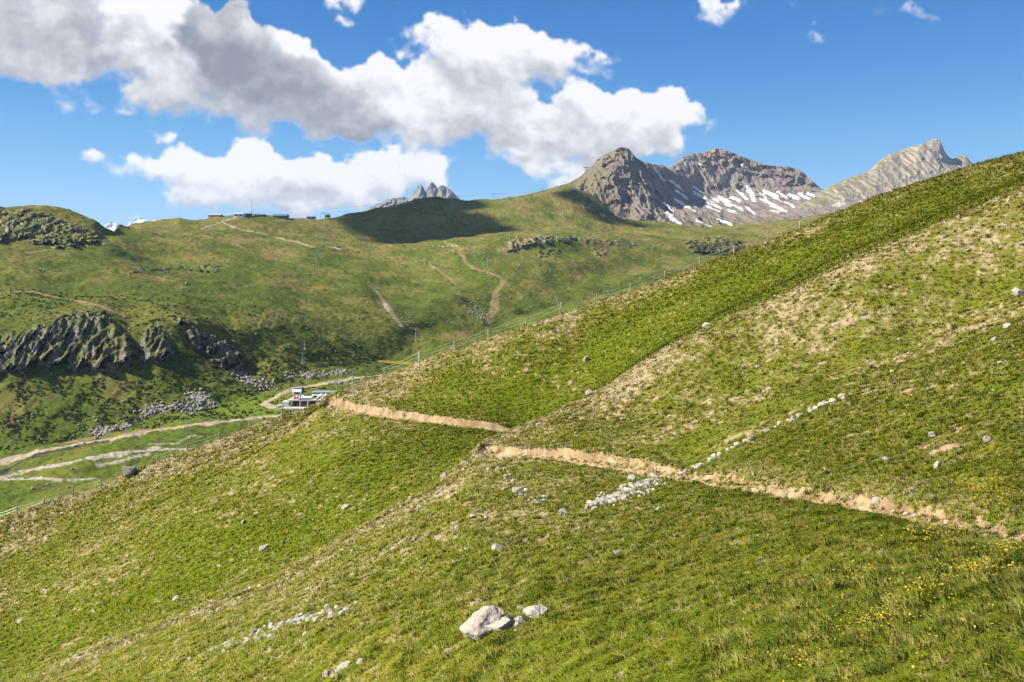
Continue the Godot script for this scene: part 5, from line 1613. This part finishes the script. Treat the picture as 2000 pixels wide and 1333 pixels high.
func build_stones() -> void:
	# the big boulder in the foreground: a high left lobe and a low tail
	var p := ground(near_sheet, 965, 1232)
	var k := -p.z / F
	var st := SurfaceTool.new()
	st.begin(Mesh.PRIMITIVE_TRIANGLES)
	st.append_from(rocks_fine[0], 0, Transform3D(Basis(Vector3.BACK, 0.15).scaled(Vector3(54, 36, 40) * k), Vector3(-18, 12, 0) * k))
	st.append_from(rocks_fine[1], 0, Transform3D(Basis(Vector3.BACK, -0.1).scaled(Vector3(70, 27, 38) * k), Vector3(20, 9, 6) * k))
	st.append_from(rocks_fine[2], 0, Transform3D(Basis(Vector3.BACK, 0.2).scaled(Vector3(40, 21, 30) * k), Vector3(54, 9, 8) * k))
	tag(put("boulder", st.commit(), limestone(), self, p), "largest pale boulder of the foreground, humped at left with a low tail", "rock", "stones on the near hillside")
	stone(1045, 1203, 48, 24, 1, "knobbly pale rock just right of the largest boulder")
	stone(1018, 1192, 14, 9, 2, "small stone in the gap above the largest boulder's tail")
	stone(1008, 1239, 12, 9, 5, "small stone at the tip of the largest boulder's tail")
	stone(867, 938, 19, 18, 3, "blocky white stone near the bend of the trail")
	stone(250, 930, 28, 22, 2, "grey slab tilted against the left end of the fence ridge", 1, 0.5)
	stone(668, 1312, 40, 16, 0, "long pale slab at the bottom edge left of centre", 0, 0.45)
	stone(708, 1297, 18, 12, 4, "stone just above right of the bottom slab")
	stone(640, 1322, 24, 12, 6, "stone cut by the bottom edge beside the slab")
	stone(750, 1033, 16, 10, 1, "dark sided stone on the middle rib crest", 1)
	stone(676, 992, 16, 9, 2, "pale slab low in the green gully", 0, 0.4)
	stone(1101, 1003, 24, 10, 3, "flat grey stone left of the stone fan below the trail", 1)
	stone(1233, 939, 20, 11, 4, "smooth leaning stone between the trail and the stone fan", 0, 0.5)
	stone(1287, 999, 13, 8, 5, "lone pale stone right of the stone fan")
	stone(1207, 1082, 17, 9, 6, "grey stone in the grass below the stone fan", 1)
	stone(1710, 983, 14, 13, 3, "round white stone on the trail bank at right")
	stone(1666, 974, 9, 7, 2, "smaller white stone left of the round one on the trail bank")
	stone(1539, 1089, 10, 7, 1, "small white stone alone in the green below the trail")
	stone(1735, 902, 19, 12, 7, "pale grey stone on the grass above the trail at right", 1)
	stone(1822, 854, 20, 11, 6, "grey stone highest of the three above the trail at right", 1)
	stone(1833, 914, 13, 13, 5, "upright stone right of the pale grey one above the trail")
	stone(1931, 862, 16, 12, 4, "dark bluish stone near the right edge above the trail", 1)
	stone(1481, 718, 10, 6, 0, "small white stone on the middle of the brown rib")
	stone(1153, 770, 14, 10, 2, "white stone on the crest of the middle rib")
	stone(1380, 638, 20, 10, 3, "pale slab on the crest higher up the middle rib", 0, 0.5)
	stone(1146, 705, 14, 9, 5, "brownish stone in the green gully behind the middle rib", 1)
	stone(475, 1022, 10, 9, 1, "round white stone in the green gully at left")
	stone(512, 1074, 22, 8, 2, "flat pale slab right of the left gully", 0, 0.45)
	stone(345, 1170, 15, 7, 4, "low stone at the foot of the left gully", 0, 0.4)
	stone(188, 1288, 10, 8, 3, "pale stone near the bottom left corner")
	stone(406, 1208, 11, 9, 6, "dark edged stone on the lower left rib", 1)
	stone(688, 1079, 10, 8, 1, "bright white stone left of centre on the lower rib")
	stone(970, 1075, 26, 12, 2, "cluster stone between the boulder and the trail")
	stone(1010, 962, 18, 15, 6, "pale stone below the trail bend")
	stone(1992, 577, 24, 20, 7, "white rock at the right edge on the upper slope")
	stone(1968, 640, 14, 10, 3, "white stone below the rock at the right edge")
	stone(1945, 666, 14, 8, 5, "grey stone on the small crest near the right edge", 1)
	stone(42, 1216, 14, 9, 4, "slanting white stone near the left edge")
	stone(880, 1275, 26, 12, 5, "reddish bare stone left below the largest boulder", 1)
	stone(810, 1253, 10, 9, 6, "small grey stone left of the largest boulder", 1)
	stone_strip("scree", "fan of white stones just below the trail", [[1150, 992, 0.6], [1180, 980, 1.2], [1215, 970, 1.6], [1245, 955, 1.5], [1283, 938, 0.6]], 14.0, 1200, 0.03, 0.20)
	stone_strip("scree", "thin row of white stones running up from the trail", [[1332, 928, 0.8], [1375, 910, 0.8], [1400, 893, 0.5], [1440, 872, 0.6], [1480, 852, 1.0], [1520, 832, 0.9], [1560, 818, 0.6], [1600, 795, 0.7], [1625, 785, 1.1], [1660, 772, 0.8]], 5.0, 620, 0.03, 0.24)
	stone_strip("scree", "long streak of white rubble at the lower left", [[375, 1300, 1.0], [420, 1272, 1.4], [470, 1255, 1.5], [520, 1240, 1.4], [545, 1225, 0.9], [580, 1215, 1.0], [620, 1205, 1.3], [655, 1196, 1.5], [690, 1184, 0.8]], 13.0, 900, 0.022, 0.18)
	stone_strip("scree", "pale stones strewn below the trail bend", [[960, 905], [990, 920], [1010, 960], [1040, 980], [1080, 975]], 26.0, 90, 0.06, 0.22)
	# loose stones on the dry crests
	var buf := PackedFloat32Array()
	var pos: PackedVector3Array = near_sheet.pos
	for t in 9000:
		var v := rng.randi_range(near_sheet.nc * 12, pos.size() - near_sheet.nc * 10)
		if near_sheet.cls[v] == 1 or rng.randf() > smoothstep(0.35, 1.1, near_sheet.dry[v]): continue
		var q := pos[v]
		if -q.z < 9.0: continue
		var size := lerpf(0.04, 0.22, pow(rng.randf(), 3.0)) * (0.6 - q.z * 0.006)
		var bs := Basis(Vector3.UP, rng.randf() * TAU) * Basis(Vector3.RIGHT, rng.randf_range(-0.5, 0.5)) * Basis().scaled(Vector3(size, size * 0.6, size * 0.8))
		var g := rng.randf_range(0.6, 1.1)
		buf.append_array([bs.x.x, bs.y.x, bs.z.x, q.x, bs.x.y, bs.y.y, bs.z.y, q.y + size * 0.3, bs.x.z, bs.y.z, bs.z.z, q.z, 0.42 * g, 0.375 * g, 0.31 * g, 1.0])
	for t in 60000:
		var v := rng.randi_range(near_sheet.nc * 12, pos.size() - near_sheet.nc * 10)
		if near_sheet.cls[v] != 1 or rng.randf() > 0.2: continue
		var q := pos[v]
		var size := lerpf(0.015, 0.10, pow(rng.randf(), 4.0)) * (1.0 - q.z * 0.008)
		var bs := Basis(Vector3.UP, rng.randf() * TAU).scaled(Vector3(size, size * 0.7, size * 0.85))
		var g := rng.randf_range(0.6, 1.2)
		buf.append_array([bs.x.x, bs.y.x, bs.z.x, q.x, bs.x.y, bs.y.y, bs.z.y, q.y + size * 0.25, bs.x.z, bs.y.z, bs.z.z, q.z, 0.36 * g, 0.29 * g, 0.20 * g, 1.0])
	stones_multi("loose_stones", "small pale stones scattered over the near hillside", buf)
	# and on the far slopes
	var fbuf := PackedFloat32Array()
	var fpos: PackedVector3Array = far_sheet.pos
	for t in 26000:
		var v := rng.randi_range(far_sheet.nc * 20, fpos.size() - far_sheet.nc * 9)
		var q := fpos[v]
		var e := n_mid.get_noise_2d(q.x * 0.8 + 300.0, q.z * 0.8)
		if rng.randf() > smoothstep(0.05, 0.6, e) * 0.6 + 0.02: continue
		var size := lerpf(0.25, 1.3, pow(rng.randf(), 3.0)) * (0.5 - q.z * 0.0007)
		var bs := Basis(Vector3.UP, rng.randf() * TAU).scaled(Vector3(size, size * 0.7, size))
		var g := rng.randf_range(0.6, 1.1)
		fbuf.append_array([bs.x.x, bs.y.x, bs.z.x, q.x, bs.x.y, bs.y.y, bs.z.y, q.y + size * 0.2, bs.x.z, bs.y.z, bs.z.z, q.z, 0.30 * g, 0.27 * g, 0.225 * g, 1.0])
	# rubble under the left cliffs and behind the station
	for spec in [[[[275, 812], [300, 800], [340, 795], [385, 800], [400, 780], [370, 775], [420, 792]], 9.0, 700], [[[180, 850], [210, 840], [260, 832]], 6.0, 160], [[[470, 735], [500, 745], [530, 760]], 9.0, 220], [[[560, 735], [620, 732], [680, 728]], 6.0, 220], [[[455, 725], [480, 740]], 7.0, 80], [[[985, 490], [1000, 480]], 5.0, 120], [[[895, 485], [940, 500], [960, 540]], 8.0, 120], [[[925, 600], [945, 620]], 12.0, 120]]:
		for t in spec[2]:
			var line: Array = spec[0]
			var f := rng.randf() * (line.size() - 1)
			var i := mini(int(f), line.size() - 2)
			var s := Vector2(line[i][0], line[i][1]).lerp(Vector2(line[i + 1][0], line[i + 1][1]), f - i) + Vector2(rng.randfn() * spec[1], rng.randfn() * spec[1] * 0.6)
			var q := ground(far_sheet, s.x, s.y)
			var size := lerpf(0.35, 1.5, pow(rng.randf(), 2.5))
			var bs := Basis(Vector3.UP, rng.randf() * TAU).scaled(Vector3(size, size * 0.75, size))
			var g := rng.randf_range(0.7, 1.15)
			fbuf.append_array([bs.x.x, bs.y.x, bs.z.x, q.x, bs.x.y, bs.y.y, bs.z.y, q.y + size * 0.2, bs.x.z, bs.y.z, bs.z.z, q.z, 0.32 * g, 0.29 * g, 0.25 * g, 1.0])
	stones_multi("far_stones", "pale stones and rubble scattered over the far slopes", fbuf)
	build_flowers()

func build_flowers() -> void:
	var st := begin()
	for k in 6:
		var a := TAU * k / 6.0
		var c := Vector3(cos(a), 0.25, sin(a))
		var s := Vector3(-sin(a), 0, cos(a)) * 0.42
		for q in [Vector3.ZERO, c * 0.6 + s, c, Vector3.ZERO, c, c * 0.6 - s]: st.add_vertex(q)
	var mesh := finish(st)
	var buf := PackedFloat32Array()
	var drifts := [[1930, 960, 60, 24, 240], [1900, 1000, 80, 30, 220], [1830, 1050, 90, 30, 160], [1960, 1085, 50, 18, 140], [1900, 1120, 70, 16, 160], [1670, 955, 50, 10, 60], [1660, 830, 90, 40, 60], [1810, 830, 90, 40, 70], [1690, 1125, 30, 12, 60], [1720, 1220, 60, 20, 60], [1810, 1160, 60, 20, 80], [1540, 1300, 40, 16, 40], [720, 1175, 20, 10, 30], [1500, 1000, 90, 40, 60], [1300, 1100, 200, 80, 90], [1700, 1200, 260, 110, 220], [1550, 590, 120, 30, 80], [1820, 400, 80, 20, 60]]
	for f in drifts:
		for k in int(f[4] * 1.7):
			var p := ground(near_sheet, f[0] + rng.randfn() * f[2] * 0.5, f[1] + rng.randfn() * f[3] * 0.5)
			var size := rng.randf_range(0.009, 0.016) * (1.0 - p.z * 0.02)
			var bs := (Basis(Vector3.UP, rng.randf() * TAU) * Basis(Vector3.RIGHT, rng.randf_range(-0.5, 0.9))).scaled(Vector3.ONE * size)
			var c := Color(0.42, 0.27, 0.02).lerp(Color(0.43, 0.37, 0.04), rng.randf())
			buf.append_array([bs.x.x, bs.y.x, bs.z.x, p.x, bs.x.y, bs.y.y, bs.z.y, p.y + rng.randf_range(0.08, 0.17), bs.x.z, bs.y.z, bs.z.z, p.z, c.r, c.g, c.b, 1.0])
	scatter("wildflowers", mesh, buf, "small yellow wildflowers in drifts through the grass at right", "flowers")
